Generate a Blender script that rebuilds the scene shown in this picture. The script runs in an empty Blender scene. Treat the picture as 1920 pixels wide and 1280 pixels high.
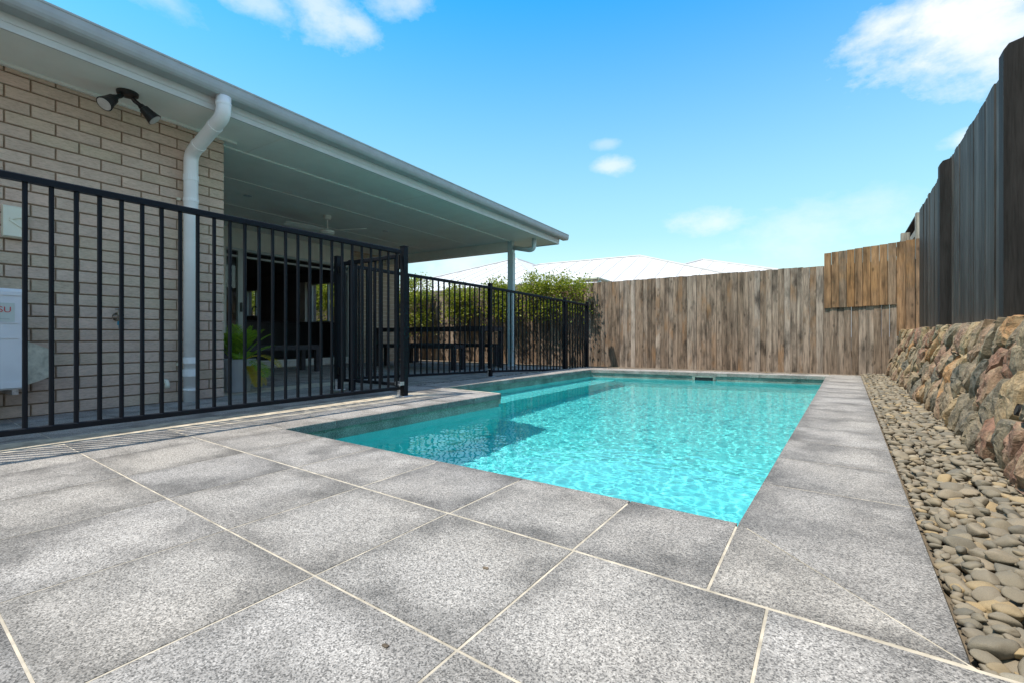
import bpy, math, random
from mathutils import Vector, Matrix, noise
sc = bpy.context.scene
COL = sc.collection
rnd = random.Random(7)
R_ = math.radians
H = 0.53            # camera height in metres; the plan below is drawn in camera heights and scaled by it

# ------------------------------------------------------------------ camera
cam = bpy.data.cameras.new('camera'); camo = bpy.data.objects.new('camera', cam); COL.objects.link(camo)
sc.camera = camo
cam.sensor_width = 36.0; cam.lens = 872/1920*36
cam.shift_y = -8/1920
cam.clip_start = 0.02; cam.clip_end = 6000
camo.location = (0, 0, H); camo.rotation_euler = (R_(90), 0, R_(35.5))

# ------------------------------------------------------------------ sky and sun
SUN = Vector((0.258, 0.389, -1.0))
el = math.atan2(1.0, math.hypot(SUN.x, SUN.y)); rot = math.atan2(-SUN.x, -SUN.y)
w = bpy.data.worlds.new('World'); sc.world = w; w.use_nodes = True
wn = w.node_tree; wl = wn.links
for n in list(wn.nodes): wn.nodes.remove(n)
def N(t, ty, **kw):
    n = t.nodes.new(ty)
    for k, v in kw.items():
        if k.startswith('i_'): n.inputs[k[2:].replace('_', ' ')].default_value = v
        else: setattr(n, k, v)
    return n
def mth(t, op, a, b=None, c=None, clamp=False):
    n = t.nodes.new('ShaderNodeMath'); n.operation = op; n.use_clamp = clamp
    for i, x in enumerate((a, b, c)):
        if x is None: continue
        if isinstance(x, (int, float)): n.inputs[i].default_value = x
        else: t.links.new(x, n.inputs[i])
    return n.outputs[0]
sky = N(wn, 'ShaderNodeTexSky', sky_type='NISHITA', sun_disc=False, sun_elevation=el, sun_rotation=rot,
        air_density=1.0, dust_density=0.3, ozone_density=2.0, altitude=0)
hsv = N(wn, 'ShaderNodeHueSaturation'); hsv.inputs['Hue'].default_value = 0.494
hsv.inputs['Saturation'].default_value = 1.75; hsv.inputs['Value'].default_value = 1.1
wl.new(sky.outputs[0], hsv.inputs['Color'])
tc = N(wn, 'ShaderNodeTexCoord')
sep = N(wn, 'ShaderNodeSeparateXYZ'); wl.new(tc.outputs['Generated'], sep.inputs[0])
# cloud coordinates: azimuth (degrees to the right of +Y) and elevation
az = mth(wn, 'MULTIPLY', mth(wn, 'ARCTAN2', sep.outputs[0], sep.outputs[1]), 57.2958)
ele = mth(wn, 'MULTIPLY', mth(wn, 'ARCSINE', sep.outputs[2]), 57.2958)
n1 = N(wn, 'ShaderNodeTexNoise', i_Scale=7.0, i_Detail=7.0, i_Roughness=0.62)
mp = N(wn, 'ShaderNodeMapping'); mp.inputs['Scale'].default_value = (1, 1, 1.7)
wl.new(tc.outputs['Generated'], mp.inputs[0]); wl.new(mp.outputs[0], n1.inputs['Vector'])
n3 = N(wn, 'ShaderNodeTexNoise', i_Scale=24.0, i_Detail=6.0, i_Roughness=0.65); wl.new(mp.outputs[0], n3.inputs['Vector'])
nz = mth(wn, 'ADD', mth(wn, 'SUBTRACT', n1.outputs[0], 0.5), mth(wn, 'MULTIPLY', mth(wn, 'SUBTRACT', n3.outputs[0], 0.5), 0.55))
def blob(a0, e0, ra, re, tilt, amp):
    da = mth(wn, 'SUBTRACT', az, a0); de = mth(wn, 'SUBTRACT', ele, e0)
    ct, st = math.cos(R_(tilt)), math.sin(R_(tilt))
    xa = mth(wn, 'ADD', mth(wn, 'MULTIPLY', da, ct), mth(wn, 'MULTIPLY', de, st))
    xe = mth(wn, 'SUBTRACT', mth(wn, 'MULTIPLY', de, ct), mth(wn, 'MULTIPLY', da, st))
    d = mth(wn, 'SQRT', mth(wn, 'ADD', mth(wn, 'POWER', mth(wn, 'ABSOLUTE', mth(wn, 'DIVIDE', xa, ra)), 2),
                            mth(wn, 'POWER', mth(wn, 'ABSOLUTE', mth(wn, 'DIVIDE', xe, re)), 2)))
    q = mth(wn, 'ADD', mth(wn, 'SUBTRACT', 1.0, d), mth(wn, 'MULTIPLY', nz, 2.1))
    return mth(wn, 'MULTIPLY', mth(wn, 'SMOOTH_MIN', mth(wn, 'MAXIMUM', mth(wn, 'MULTIPLY', q, 1.05), 0.0), 1.0, 0.3), amp)
def dirof(u, v):
    a = math.degrees(math.atan((u-960)/872)) - 35.5
    e = math.degrees(math.atan2((632-v)/872, math.hypot(1, (u-960)/872)))
    return a, e
CL = [(1790, 40, 8.5, 4.2, 2, .97), (1850, 70, 6, 4, 0, .9), (1660, 52, 5, 1.9, 10, .85), (600, 15, 7, 2.6, -16, .6), (660, 45, 4, 1.7, -20, .6), (480, 0, 5, 1.8, -6, .5),
      (760, 5, 5, 1.8, 5, .5), (1145, 313, 2.6, 1.0, 0, .6), (1135, 270, 1.9, .6, 0, .3), (1825, 255, 2.6, 1.0, 8, .65),
      (1340, 415, 6, 1.9, 0, .55), (1500, 430, 9, 3.0, 0, .35), (860, 495, 7, 3.0, 0, .6), (1650, 400, 6, 2.6, 0, .3), (310, 0, 4, 1.6, -20, .3)]
tot = None
for u, v, ra, re, ti, am in CL:
    a, e = dirof(u, v); b = blob(a, e, ra, re, ti, am)
    tot = b if tot is None else mth(wn, 'MAXIMUM', tot, b)
# unseen scattered clouds added overhead and behind the camera to whiten the skylight
n2 = N(wn, 'ShaderNodeTexNoise', i_Scale=3.2, i_Detail=6.0, i_Roughness=0.6); wl.new(mp.outputs[0], n2.inputs['Vector'])
back = mth(wn, 'MULTIPLY', mth(wn, 'SUBTRACT', n2.outputs[0], 0.44, clamp=True), 6.0)
dazi = mth(wn, 'ABSOLUTE', mth(wn, 'ADD', az, 35.5)); dazi = mth(wn, 'MINIMUM', dazi, mth(wn, 'SUBTRACT', 360.0, dazi))
away = mth(wn, 'MAXIMUM', mth(wn, 'MULTIPLY', mth(wn, 'SUBTRACT', dazi, 56), 0.06, clamp=True),
           mth(wn, 'MULTIPLY', mth(wn, 'SUBTRACT', ele, 41), 0.08, clamp=True))
tot = mth(wn, 'MINIMUM', mth(wn, 'MAXIMUM', tot, mth(wn, 'MULTIPLY', back, away)), 1.0)
mixc = N(wn, 'ShaderNodeMix', data_type='RGBA'); wl.new(tot, mixc.inputs[0])
# pale haze towards the horizon
hz = mth(wn, 'POWER', mth(wn, 'SUBTRACT', 1.0, mth(wn, 'DIVIDE', mth(wn, 'MAXIMUM', ele, 0.0), 44.0), clamp=True), 1.6)
mixh = N(wn, 'ShaderNodeMix', data_type='RGBA'); wl.new(mth(wn, 'MULTIPLY', hz, 1.0), mixh.inputs[0])
wl.new(hsv.outputs[0], mixh.inputs[6]); mixh.inputs[7].default_value = (2.45, 2.78, 3.35, 1)
lim = N(wn, 'ShaderNodeVectorMath', operation='MINIMUM'); lim.inputs[1].default_value = (9, 9, 3.3)
wl.new(mixh.outputs[2], lim.inputs[0]); wl.new(lim.outputs[0], mixc.inputs[6]); mixc.inputs[7].default_value = (3.25, 3.32, 3.45, 1)
bg = N(wn, 'ShaderNodeBackground'); bg.inputs[1].default_value = 0.136
wl.new(mixc.outputs[2], bg.inputs[0])
wo = N(wn, 'ShaderNodeOutputWorld'); wl.new(bg.outputs[0], wo.inputs[0])

sun = bpy.data.lights.new('sun', 'SUN'); suno = bpy.data.objects.new('sun', sun); COL.objects.link(suno)
sun.energy = 2.35; sun.angle = R_(0.5); sun.color = (1.0, 0.94, 0.84)
suno.rotation_euler = SUN.to_track_quat('-Z', 'Y').to_euler(); suno.location = (-6, -8, 20)
sun.cycles.is_caustics_light = True
vs = sc.view_settings
vs.view_transform = 'Standard'; vs.look = 'None'; vs.gamma = 1; vs.exposure = 1.3; vs.use_curve_mapping = False
sc.cycles.max_bounces = 14; sc.cycles.diffuse_bounces = 8; sc.cycles.transparent_max_bounces = 12; sc.cycles.sample_clamp_indirect = 6

# ------------------------------------------------------------------ materials
def new_mat(name, color=(.5, .5, .5), rough=.6, metal=0.0, spec=None):
    m = bpy.data.materials.new(name); m.use_nodes = True
    b = m.node_tree.nodes['Principled BSDF']
    b.inputs['Base Color'].default_value = (*color, 1); b.inputs['Roughness'].default_value = rough
    b.inputs['Metallic'].default_value = metal
    if spec is not None: b.inputs['Specular IOR Level'].default_value = spec
    return m, m.node_tree, b
def ramp(t, fac, stops, interp='LINEAR'):
    r = t.nodes.new('ShaderNodeValToRGB'); r.color_ramp.interpolation = interp
    e = r.color_ramp.elements
    while len(e) < len(stops): e.new(0.5)
    for x, (p, c) in zip(e, stops):
        x.position = p; x.color = (*c, 1) if len(c) == 3 else c
    t.links.new(fac, r.inputs[0]); return r.outputs[0]
def g(v): return (v, v, v)
def mixc_(t, fac, a, b, mode='MIX'):
    n = t.nodes.new('ShaderNodeMix'); n.data_type = 'RGBA'; n.blend_type = mode
    for i, x in ((0, fac), (6, a), (7, b)):
        if isinstance(x, (int, float)): n.inputs[i].default_value = x
        elif isinstance(x, tuple): n.inputs[i].default_value = (*x, 1)
        else: t.links.new(x, n.inputs[i])
    return n.outputs[2]
def coords(t, scale=(1, 1, 1), rand=True, use='Object'):
    c = t.nodes.new('ShaderNodeTexCoord'); m = t.nodes.new('ShaderNodeMapping'); m.inputs['Scale'].default_value = scale
    t.links.new(c.outputs[use], m.inputs[0])
    oi = t.nodes.new('ShaderNodeObjectInfo')
    if rand:
        cx = t.nodes.new('ShaderNodeCombineXYZ')
        for i, k in enumerate((37.0, 91.0, 53.0)):
            t.links.new(mth(t, 'MULTIPLY', oi.outputs['Random'], k), cx.inputs[i])
        t.links.new(cx.outputs[0], m.inputs['Location'])
    return m.outputs[0], oi.outputs['Random']
def ntex(t, vec, scale, detail=4, rough=.55):
    n = t.nodes.new('ShaderNodeTexNoise'); n.inputs['Scale'].default_value = scale
    n.inputs['Detail'].default_value = detail; n.inputs['Roughness'].default_value = rough
    t.links.new(vec, n.inputs['Vector']); return n.outputs[0]
def bump(t, b, height, strength=.3, dist=.01):
    n = t.nodes.new('ShaderNodeBump'); n.inputs['Strength'].default_value = strength; n.inputs['Distance'].default_value = dist
    t.links.new(height, n.inputs['Height']); t.links.new(n.outputs[0], b.inputs['Normal'])
def frac(t, x, k): return mth(t, 'FRACT', mth(t, 'MULTIPLY', x, k))
def simple(name, color, rough=.5, var=.08, scale=6, metal=0.0, bumps=0.0, bscale=60):
    m, t, b = new_mat(name, color, rough, metal)
    v, r = coords(t)
    n = ntex(t, v, scale, 5)
    lo = tuple(c*(1-var*2.2) for c in color); hi = tuple(min(1, c*(1+var*1.4)) for c in color)
    t.links.new(ramp(t, n, [(.3, lo), (.7, hi)]), b.inputs['Base Color'])
    if bumps: bump(t, b, ntex(t, v, bscale, 3), bumps, .004)
    return m

def granite(name, base, warm=1.0):
    m, t, b = new_mat(name, base, .75)
    v, r = coords(t)
    vo = t.nodes.new('ShaderNodeTexVoronoi'); vo.inputs['Scale'].default_value = 390; t.links.new(v, vo.inputs['Vector'])
    vsx = t.nodes.new('ShaderNodeSeparateXYZ'); t.links.new(vo.outputs['Color'], vsx.inputs[0])
    f1 = ntex(t, v, 300, 2, .7); f2 = ntex(t, v, 120, 3, .6)
    sp = ramp(t, f1, [(.33, g(.18)), (.44, g(.66)), (.54, g(1.04)), (.66, g(1.5))])
    sp3 = ramp(t, vsx.outputs[0], [(0, g(.10)), (.18, g(.16)), (.30, g(.80)), (.60, g(1.05)), (.85, g(1.42)), (1, g(1.6))])
    sp2 = ramp(t, f2, [(.34, g(.66)), (.55, g(1.0)), (.7, g(1.12))])
    st = ntex(t, v, 3.4, 5, .6)
    stn = ramp(t, st, [(.32, g(.45)), (.44, g(.78)), (.56, g(1.0)), (.72, g(1.05))])
    warm_n = ramp(t, ntex(t, v, 1.3, 3), [(.35, (1.0, .985, .96)), (.65, (1, 1, 1))])
    c = mixc_(t, .40, base, sp, 'MULTIPLY'); c = mixc_(t, .66, c, sp3, 'MULTIPLY'); c = mixc_(t, .8, c, sp2, 'MULTIPLY')
    c = mixc_(t, .9, c, stn, 'MULTIPLY'); c = mixc_(t, 1.0, c, warm_n, 'MULTIPLY')
    gc = t.nodes.new('ShaderNodeTexCoord'); gs_ = t.nodes.new('ShaderNodeSeparateXYZ'); t.links.new(gc.outputs['Generated'], gs_.inputs[0])
    ed = lambda o: mth(t, 'MINIMUM', o, mth(t, 'SUBTRACT', 1.0, o))
    edge = mth(t, 'ADD', mth(t, 'MINIMUM', ed(gs_.outputs[0]), ed(gs_.outputs[1])), mth(t, 'MULTIPLY', mth(t, 'SUBTRACT', ntex(t, v, 5.5, 4), .5), .8))
    c = mixc_(t, 1.0, c, ramp(t, edge, [(.0, g(.68)), (.09, g(.84)), (.19, g(1.0))]), 'MULTIPLY')
    tone = ramp(t, frac(t, r, 7.3), [(0, g(.90)), (.5, (1.01, 1.0, .975)), (1, g(1.07))])
    c = mixc_(t, 1.0, c, tone, 'MULTIPLY')
    t.links.new(c, b.inputs['Base Color'])
    bump(t, b, f1, .35, .002)
    return m
M = {}
M['granite'] = granite('granite_paver', (.38, .35, .325))
M['grout'] = simple('grout', (.50, .43, .335), .9, .2, 14)
M['soil'] = simple('soil', (.17, .13, .095), .95, .25, 12, bumps=.6)
M['sand'] = simple('sand', (.16, .125, .085), .95, .15, 30, bumps=.5)

def wood(name, stops, dark=.5, knots=True, rough=.82, lowshift=None):
    m, t, b = new_mat(name, (.3, .2, .1), rough, spec=.25)
    v, r = coords(t, (1, 1, .06)); v2, _ = coords(t, (1, 1, .35)); v3, _ = coords(t, (1, 1, .5))
    base = ramp(t, frac(t, r, 13.7), stops)
    gr = ntex(t, v, 95, 5, .6); gr2 = ntex(t, v, 22, 3)
    blot = ntex(t, v2, 7, 4, .6)
    c = mixc_(t, 1.0, base, ramp(t, gr, [(.3, g(.5)), (.5, g(.98)), (.7, g(1.28))]), 'MULTIPLY')
    c = mixc_(t, .95, c, ramp(t, gr2, [(.3, g(.5)), (.5, g(1)), (.7, g(1.35))]), 'MULTIPLY')
    c = mixc_(t, .9, c, ramp(t, blot, [(.32, g(dark)), (.5, g(1.0)), (.68, g(1.2))]), 'MULTIPLY')
    if lowshift:   # bare, un-weathered timber colour in irregular patches
        p = ramp(t, ntex(t, v3, 3.0, 4), [(.56, g(0)), (.68, g(.6))])
        c = mixc_(t, p, c, mixc_(t, 1.0, lowshift, ramp(t, gr, [(.3, g(.7)), (.7, g(1.2))]), 'MULTIPLY'))
    if knots:
        vo = t.nodes.new('ShaderNodeTexVoronoi'); vo.inputs['Scale'].default_value = 9; t.links.new(v3, vo.inputs['Vector'])
        kn = ramp(t, vo.outputs['Distance'], [(.0, g(.35)), (.10, g(.55)), (.17, g(1))])
        c = mixc_(t, .9, c, kn, 'MULTIPLY')
    t.links.new(c, b.inputs['Base Color'])
    bump(t, b, gr, .45, .004)
    return m
M['paling'] = wood('weathered_pine', [(0, (.31, .245, .195)), (.2, (.205, .15, .112)), (.4, (.27, .20, .15)), (.6, (.175, .125, .09)), (.8, (.24, .175, .128)), (1, (.34, .28, .235))], .22, lowshift=(.28, .155, .075))
M['paling_new'] = wood('newer_pine', [(0, (.27, .15, .07)), (.4, (.225, .14, .085)), (.75, (.29, .155, .068)), (1, (.205, .145, .10))], .5, lowshift=(.36, .19, .075))
M['charcoal'] = wood('charcoal_timber', [(0, (.026, .023, .021)), (.25, (.058, .052, .047)), (.5, (.034, .030, .027)), (.75, (.048, .041, .036)), (1, (.080, .073, .068))], .7, False, .62)
M['charcoal_post'] = wood('charcoal_post_timber', [(0, (.017, .016, .016)), (1, (.024, .022, .022))], .6, False, .7)
M['post_timber'] = wood('grey_post_timber', [(0, (.34, .31, .26)), (1, (.28, .25, .20))], .7)

def brickmat():
    m, t, b = new_mat('brick_clay', (.4, .34, .3), .85, spec=.25)
    v, r = coords(t, (1, 1, 1)); vs_, _ = coords(t, (1, .35, 1.3))
    base = ramp(t, frac(t, r, 11.3), [(0, (.60, .455, .355)), (.3, (.52, .40, .315)), (.6, (.585, .455, .36)), (.8, (.51, .41, .30)), (1, (.62, .455, .365))])
    n = ntex(t, vs_, 90, 4, .7)
    c = mixc_(t, 1.0, base, ramp(t, n, [(.3, g(.78)), (.5, g(1)), (.7, g(1.12))]), 'MULTIPLY')
    c = mixc_(t, 1.0, c, ramp(t, ntex(t, v, 9, 3), [(.3, g(.9)), (.7, g(1.06))]), 'MULTIPLY')
    t.links.new(c, b.inputs['Base Color']); bump(t, b, n, .5, .004)
    return m
M['brick'] = brickmat()
M['mortar'] = simple('mortar', (.27, .20, .135), .95, .12, 40, bumps=.4)
M['soffit'] = simple('soffit_paint', (.80, .81, .76), .6, .03, 3)
M['render'] = simple('pale_render', (.80, .77, .68), .7, .04, 5)
M['fascia'] = simple('fascia_paint', (.56, .58, .57), .4, .03, 5)
M['gutter'] = simple('gutter_steel', (.36, .385, .39), .4, .05, 8)
M['pvc'] = simple('pvc_pipe', (.82, .83, .82), .35, .03, 5)
M['postpaint'] = simple('post_paint', (.50, .60, .60), .4, .03, 4)
M['roofmetal'] = simple('roof_sheet', (.46, .50, .52), .35, .04, 3)
M['black'] = simple('black_powdercoat', (.008, .010, .014), .45, .1, 8)
M['black'].node_tree.nodes['Principled BSDF'].inputs['Specular IOR Level'].default_value = .18
M['blackplastic'] = simple('black_plastic', (.012, .012, .013), .4, .1, 8)
M['galv'] = simple('galvanised_steel', (.62, .64, .66), .35, .15, 60, metal=.7)
M['chrome'] = simple('chrome', (.7, .7, .7), .15, .05, 9, metal=1.0)
M['brass'] = simple('tap_metal', (.30, .25, .20), .35, .15, 40, metal=.8)
M['tealplastic'] = simple('teal_plastic', (.02, .22, .33), .4, .05, 9)
M['acwhite'] = simple('white_enamel', (.72, .73, .74), .35, .03, 4)
M['cream'] = simple('cream_plastic', (.70, .69, .56), .5, .04, 5)
M['beige'] = simple('beige_cover', (.55, .53, .42), .8, .15, 25, bumps=.5)
M['labelgrey'] = simple('label_grey', (.55, .60, .55), .5, .03, 5)
M['redprint'] = simple('red_print', (.55, .06, .07), .5, .03, 5)
M['greyprint'] = simple('grey_print', (.25, .27, .27), .5, .03, 5)
M['lens'] = simple('lamp_lens', (.55, .53, .50), .15, .05, 30)
M['fan'] = simple('fan_enamel', (.80, .80, .73), .4, .03, 5)
M['darkwood'] = simple('dark_outdoor_timber', (.03, .03, .035), .5, .2, 15)
M['potglaze'] = simple('grey_planter', (.50, .54, .58), .55, .05, 5)
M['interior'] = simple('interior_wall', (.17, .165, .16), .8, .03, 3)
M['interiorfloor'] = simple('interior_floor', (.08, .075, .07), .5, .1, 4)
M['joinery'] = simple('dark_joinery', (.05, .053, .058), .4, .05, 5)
M['frame'] = simple('aluminium_frame', (.50, .56, .55), .35, .03, 6)
M['sillw'] = simple('white_sill', (.72, .70, .64), .6, .05, 8)
M['whiteroof'] = simple('white_roof_sheet', (.62, .60, .59), .45, .03, 2)
M['ridgecap'] = simple('ridge_capping', (.50, .48, .47), .45, .05, 3)
M['olivegutter'] = simple('olive_gutter', (.36, .36, .27), .45, .05, 5)
M['tile_band'] = granite('waterline_tile', (.36, .42, .37))
M['bark'] = simple('bark', (.15, .11, .075), .9, .25, 30, bumps=.6)
M['glassdark'], _t, _b = new_mat('window_glass', (1, 1, 1), 0.0)
_nt = M['glassdark'].node_tree
_gl = _nt.nodes.new('ShaderNodeBsdfGlossy'); _gl.inputs['Roughness'].default_value = 0.0
_tr = _nt.nodes.new('ShaderNodeBsdfTransparent'); _tr.inputs[0].default_value = (.93, .95, .94, 1)
_lw = _nt.nodes.new('ShaderNodeLayerWeight'); _lw.inputs[0].default_value = .5
_fo = mth(_nt, 'ADD', mth(_nt, 'MULTIPLY', mth(_nt, 'POWER', _lw.outputs['Facing'], 5), .9), .04)
_mx = _nt.nodes.new('ShaderNodeMixShader'); _nt.links.new(_fo, _mx.inputs[0])
_nt.links.new(_tr.outputs[0], _mx.inputs[1]); _nt.links.new(_gl.outputs[0], _mx.inputs[2])
_nt.links.new(_mx.outputs[0], _nt.nodes['Material Output'].inputs[0])

def plaster():
    m, t, b = new_mat('pool_plaster', (.10, .58, .62), .7)
    v, r = coords(t, rand=False)
    n = ntex(t, v, 6, 4); f = ntex(t, v, 160, 2)
    c = ramp(t, n, [(.3, (.085, .64, .655)), (.7, (.12, .72, .72))])
    c = mixc_(t, .35, c, ramp(t, f, [(.4, g(.75)), (.6, g(1.15))]), 'MULTIPLY')
    t.links.new(c, b.inputs['Base Color']); return m
M['plaster'] = plaster()
mw, tw, bw = new_mat('pool_water', (1, 1, 1), 0.0)
bw.inputs['Transmission Weight'].default_value = 1; bw.inputs['IOR'].default_value = 1.333
M['water'] = mw

def stone_mat(name, island=False):
    m, t, b = new_mat(name, (.3, .27, .2), .8, spec=.3)
    v, r = coords(t)
    return m, t, b, v, r
m, t, b, v, r = stone_mat('wall_stone')
rr = frac(t, r, 17.1)
base = ramp(t, rr, [(0, (.22, .165, .11)), (.2, (.225, .132, .09)), (.34, (.165, .135, .095)), (.46, (.32, .22, .12)), (.58, (.24, .155, .10)), (.70, (.135, .118, .09)), (.80, (.24, .13, .085)), (.94, (.32, .175, .08))], 'CONSTANT')
n = ntex(t, v, 14, 6, .65); n2_ = ntex(t, v, 5, 3); f = ntex(t, v, 70, 4, .7)
c = mixc_(t, 1.0, base, ramp(t, n, [(.3, g(.52)), (.5, g(1.0)), (.72, g(1.4))]), 'MULTIPLY')
c = mixc_(t, ramp(t, ntex(t, v, 8, 4), [(.48, g(0)), (.62, g(.55))]), c, (.27, .21, .135))
c = mixc_(t, ramp(t, n2_, [(.50, g(0)), (.66, g(.5))]), c, (.42, .315, .19))
c = mixc_(t, .7, c, ramp(t, f, [(.32, g(.45)), (.5, g(1)), (.68, g(1.35))]), 'MULTIPLY')
t.links.new(c, b.inputs['Base Color']); bump(t, b, mth(t, 'ADD', n, mth(t, 'MULTIPLY', f, .4)), .8, .02)
M['stone'] = m
M['bedding'] = simple('wall_mortar', (.46, .345, .205), .95, .2, 14, bumps=.8, bscale=35)

m, t, b, v, r = stone_mat('river_pebble')
gi = t.nodes.new('ShaderNodeNewGeometry')
rr = frac(t, mth(t, 'ADD', mth(t, 'MULTIPLY', r, 5.7), mth(t, 'MULTIPLY', gi.outputs['Random Per Island'], 3.3)), 7.7)
base = ramp(t, rr, [(0, (.245, .20, .145)), (.3, (.185, .157, .116)), (.5, (.265, .212, .15)), (.68, (.14, .125, .10)), (.85, (.225, .185, .13)), (.94, (.33, .235, .125)), (1, (.28, .245, .19))])
n = ntex(t, v, 25, 5, .6)
c = mixc_(t, 1.0, base, ramp(t, n, [(.3, g(.76)), (.5, g(1.0)), (.7, g(1.2))]), 'MULTIPLY')
t.links.new(c, b.inputs['Base Color']); bump(t, b, n, .3, .006)
M['pebble'] = m
M['darkpebble'] = simple('dark_pebble', (.09, .085, .08), .8, .3, 30)

def leafmat(name, cols, trans=.45):
    m = bpy.data.materials.new(name); m.use_nodes = True; t = m.node_tree
    b = t.nodes['Principled BSDF']; b.inputs['Roughness'].default_value = .45
    gi = t.nodes.new('ShaderNodeNewGeometry')
    c = ramp(t, gi.outputs['Random Per Island'], [(i/(len(cols)-1), c) for i, c in enumerate(cols)])
    t.links.new(c, b.inputs['Base Color'])
    tl = t.nodes.new('ShaderNodeBsdfTranslucent'); t.links.new(mixc_(t, 1.0, c, (1.35, 1.4, .7), 'MULTIPLY'), tl.inputs[0])
    mx = t.nodes.new('ShaderNodeMixShader'); mx.inputs[0].default_value = trans
    t.links.new(b.outputs[0], mx.inputs[1]); t.links.new(tl.outputs[0], mx.inputs[2])
    t.links.new(mx.outputs[0], t.nodes['Material Output'].inputs[0]); return m
M['leaf'] = leafmat('shrub_leaf', [(.13, .19, .02), (.24, .28, .03), (.33, .34, .05), (.18, .23, .03), (.38, .36, .09)])
M['palm'] = leafmat('palm_leaf', [(.12, .24, .025), (.22, .38, .04), (.34, .46, .05)])
M['palm_yellow'] = leafmat('yellow_palm_leaf', [(.46, .33, .04), (.58, .44, .06), (.44, .40, .06)])

# ------------------------------------------------------------------ mesh helpers
class MB:
    def __init__(s, Mx=None): s.v = []; s.f = []; s.M = Mx
    def add(s, vs, fs):
        o = len(s.v)
        s.v += [(s.M @ Vector(p)) if s.M else Vector(p) for p in vs]
        s.f += [tuple(o+i for i in f) for f in fs]; return s
    def box(s, x0, x1, y0, y1, z0, z1):
        return s.add([(x0, y0, z0), (x1, y0, z0), (x1, y1, z0), (x0, y1, z0), (x0, y0, z1), (x1, y0, z1), (x1, y1, z1), (x0, y1, z1)],
                     [(0, 3, 2, 1), (4, 5, 6, 7), (0, 1, 5, 4), (1, 2, 6, 5), (2, 3, 7, 6), (3, 0, 4, 7)])
    def slab(s, poly, z0, z1, ch=0.0, zf=None):
        """prism over a ccw plan polygon, top edge chamfered by ch"""
        n = len(poly); zf = zf or (lambda x, y: 0.0)
        cx = sum(p[0] for p in poly)/n; cy = sum(p[1] for p in poly)/n
        def ins(p, d):
            dx, dy = cx-p[0], cy-p[1]; l = math.hypot(dx, dy) or 1; return (p[0]+dx/l*d, p[1]+dy/l*d)
        lo = [(p[0], p[1], z0+zf(*p)) for p in poly]
        if ch > 0:
            mid = [(p[0], p[1], z1-ch+zf(*p)) for p in poly]; top = [(*ins(p, ch*1.4), z1+zf(*p)) for p in poly]
            rings = [lo, mid, top]
        else: rings = [lo, [(p[0], p[1], z1+zf(*p)) for p in poly]]
        vs = [q for r in rings for q in r]; fs = [tuple(range(n-1, -1, -1))]
        for k in range(len(rings)-1):
            for i in range(n):
                j = (i+1) % n; fs.append((k*n+i, k*n+j, (k+1)*n+j, (k+1)*n+i))
        fs.append(tuple((len(rings)-1)*n+i for i in range(n)))
        return s.add(vs, fs)
    def prism(s, prof, axis_from, axis_to):
        """profile of (a, b) points swept; axis_from / axis_to map (a, b) to 3-D"""
        n = len(prof); vs = [axis_from(a, b) for a, b in prof] + [axis_to(a, b) for a, b in prof]
        fs = [(i, (i+1) % n, n+(i+1) % n, n+i) for i in range(n)] + [tuple(range(n-1, -1, -1)), tuple(range(n, 2*n))]
        return s.add(vs, fs)
    def tube(s, pts, r, n=10, cap=True):
        pts = [Vector(p) for p in pts]; rs = r if isinstance(r, (list, tuple)) else [r]*len(pts)
        vs = []; up = None
        for i, p in enumerate(pts):
            d = (pts[min(i+1, len(pts)-1)]-pts[max(i-1, 0)]).normalized()
            if up is None: up = d.orthogonal().normalized()
            up = (up - d*up.dot(d)).normalized(); sd = d.cross(up)
            for k in range(n):
                a = 2*math.pi*k/n; vs.append(p + (up*math.cos(a)+sd*math.sin(a))*rs[i])
        fs = []
        for i in range(len(pts)-1):
            for k in range(n):
                fs.append((i*n+k, i*n+(k+1) % n, (i+1)*n+(k+1) % n, (i+1)*n+k))
        if cap: fs += [tuple(range(n-1, -1, -1)), tuple((len(pts)-1)*n+k for k in range(n))]
        return s.add(vs, fs)
    def lathe(s, c, prof, n=20, ax='z'):
        vs = []
        for r, z in prof:
            for k in range(n):
                a = 2*math.pi*k/n; p = (r*math.cos(a), r*math.sin(a), z)
                vs.append((c[0]+p[0], c[1]+p[1], c[2]+p[2]))
        fs = []
        for i in range(len(prof)-1):
            for k in range(n): fs.append((i*n+k, i*n+(k+1) % n, (i+1)*n+(k+1) % n, (i+1)*n+k))
        fs += [tuple(range(n-1, -1, -1)), tuple((len(prof)-1)*n+k for k in range(n))]
        return s.add(vs, fs)
WORLD = {}
def link(o): COL.objects.link(o); return o
def build(mb, name, mat, parent=None, loc=None, smooth=False, label=None):
    if loc is None:
        n = max(1, len(mb.v)); lo = [min(p[i] for p in mb.v) for i in range(3)]; hi = [max(p[i] for p in mb.v) for i in range(3)]
        loc = Vector(((lo[0]+hi[0])/2, (lo[1]+hi[1])/2, lo[2]))
    loc = Vector(loc)
    me = bpy.data.meshes.new(name); me.from_pydata([p-loc for p in mb.v], [], mb.f); me.materials.append(mat)
    if smooth:
        for p in me.polygons: p.use_smooth = True
    o = bpy.data.objects.new(name, me); link(o)
    return place(o, loc, parent, label)
def place(o, loc, parent=None, label=None):
    loc = Vector(loc); WORLD[o.name] = loc
    if parent is not None: o.parent = parent; o.location = loc - WORLD[parent.name]
    else: o.location = loc
    if label: o['label'] = label
    return o
def again(o, loc, parent, scale=None, rotation=None):
    c = o.copy(); link(c); WORLD[c.name] = Vector(loc); c.parent = parent
    c.location = Vector(loc) - (WORLD[parent.name] if parent else Vector())
    if scale: c.scale = scale
    if rotation: c.rotation_euler = rotation
    return c
def tag(o, label=None, cat=None, group=None, kind=None):
    if label: o['label'] = label
    if cat: o['category'] = cat
    if group: o['group'] = group
    if kind: o['kind'] = kind
    return o
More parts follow.
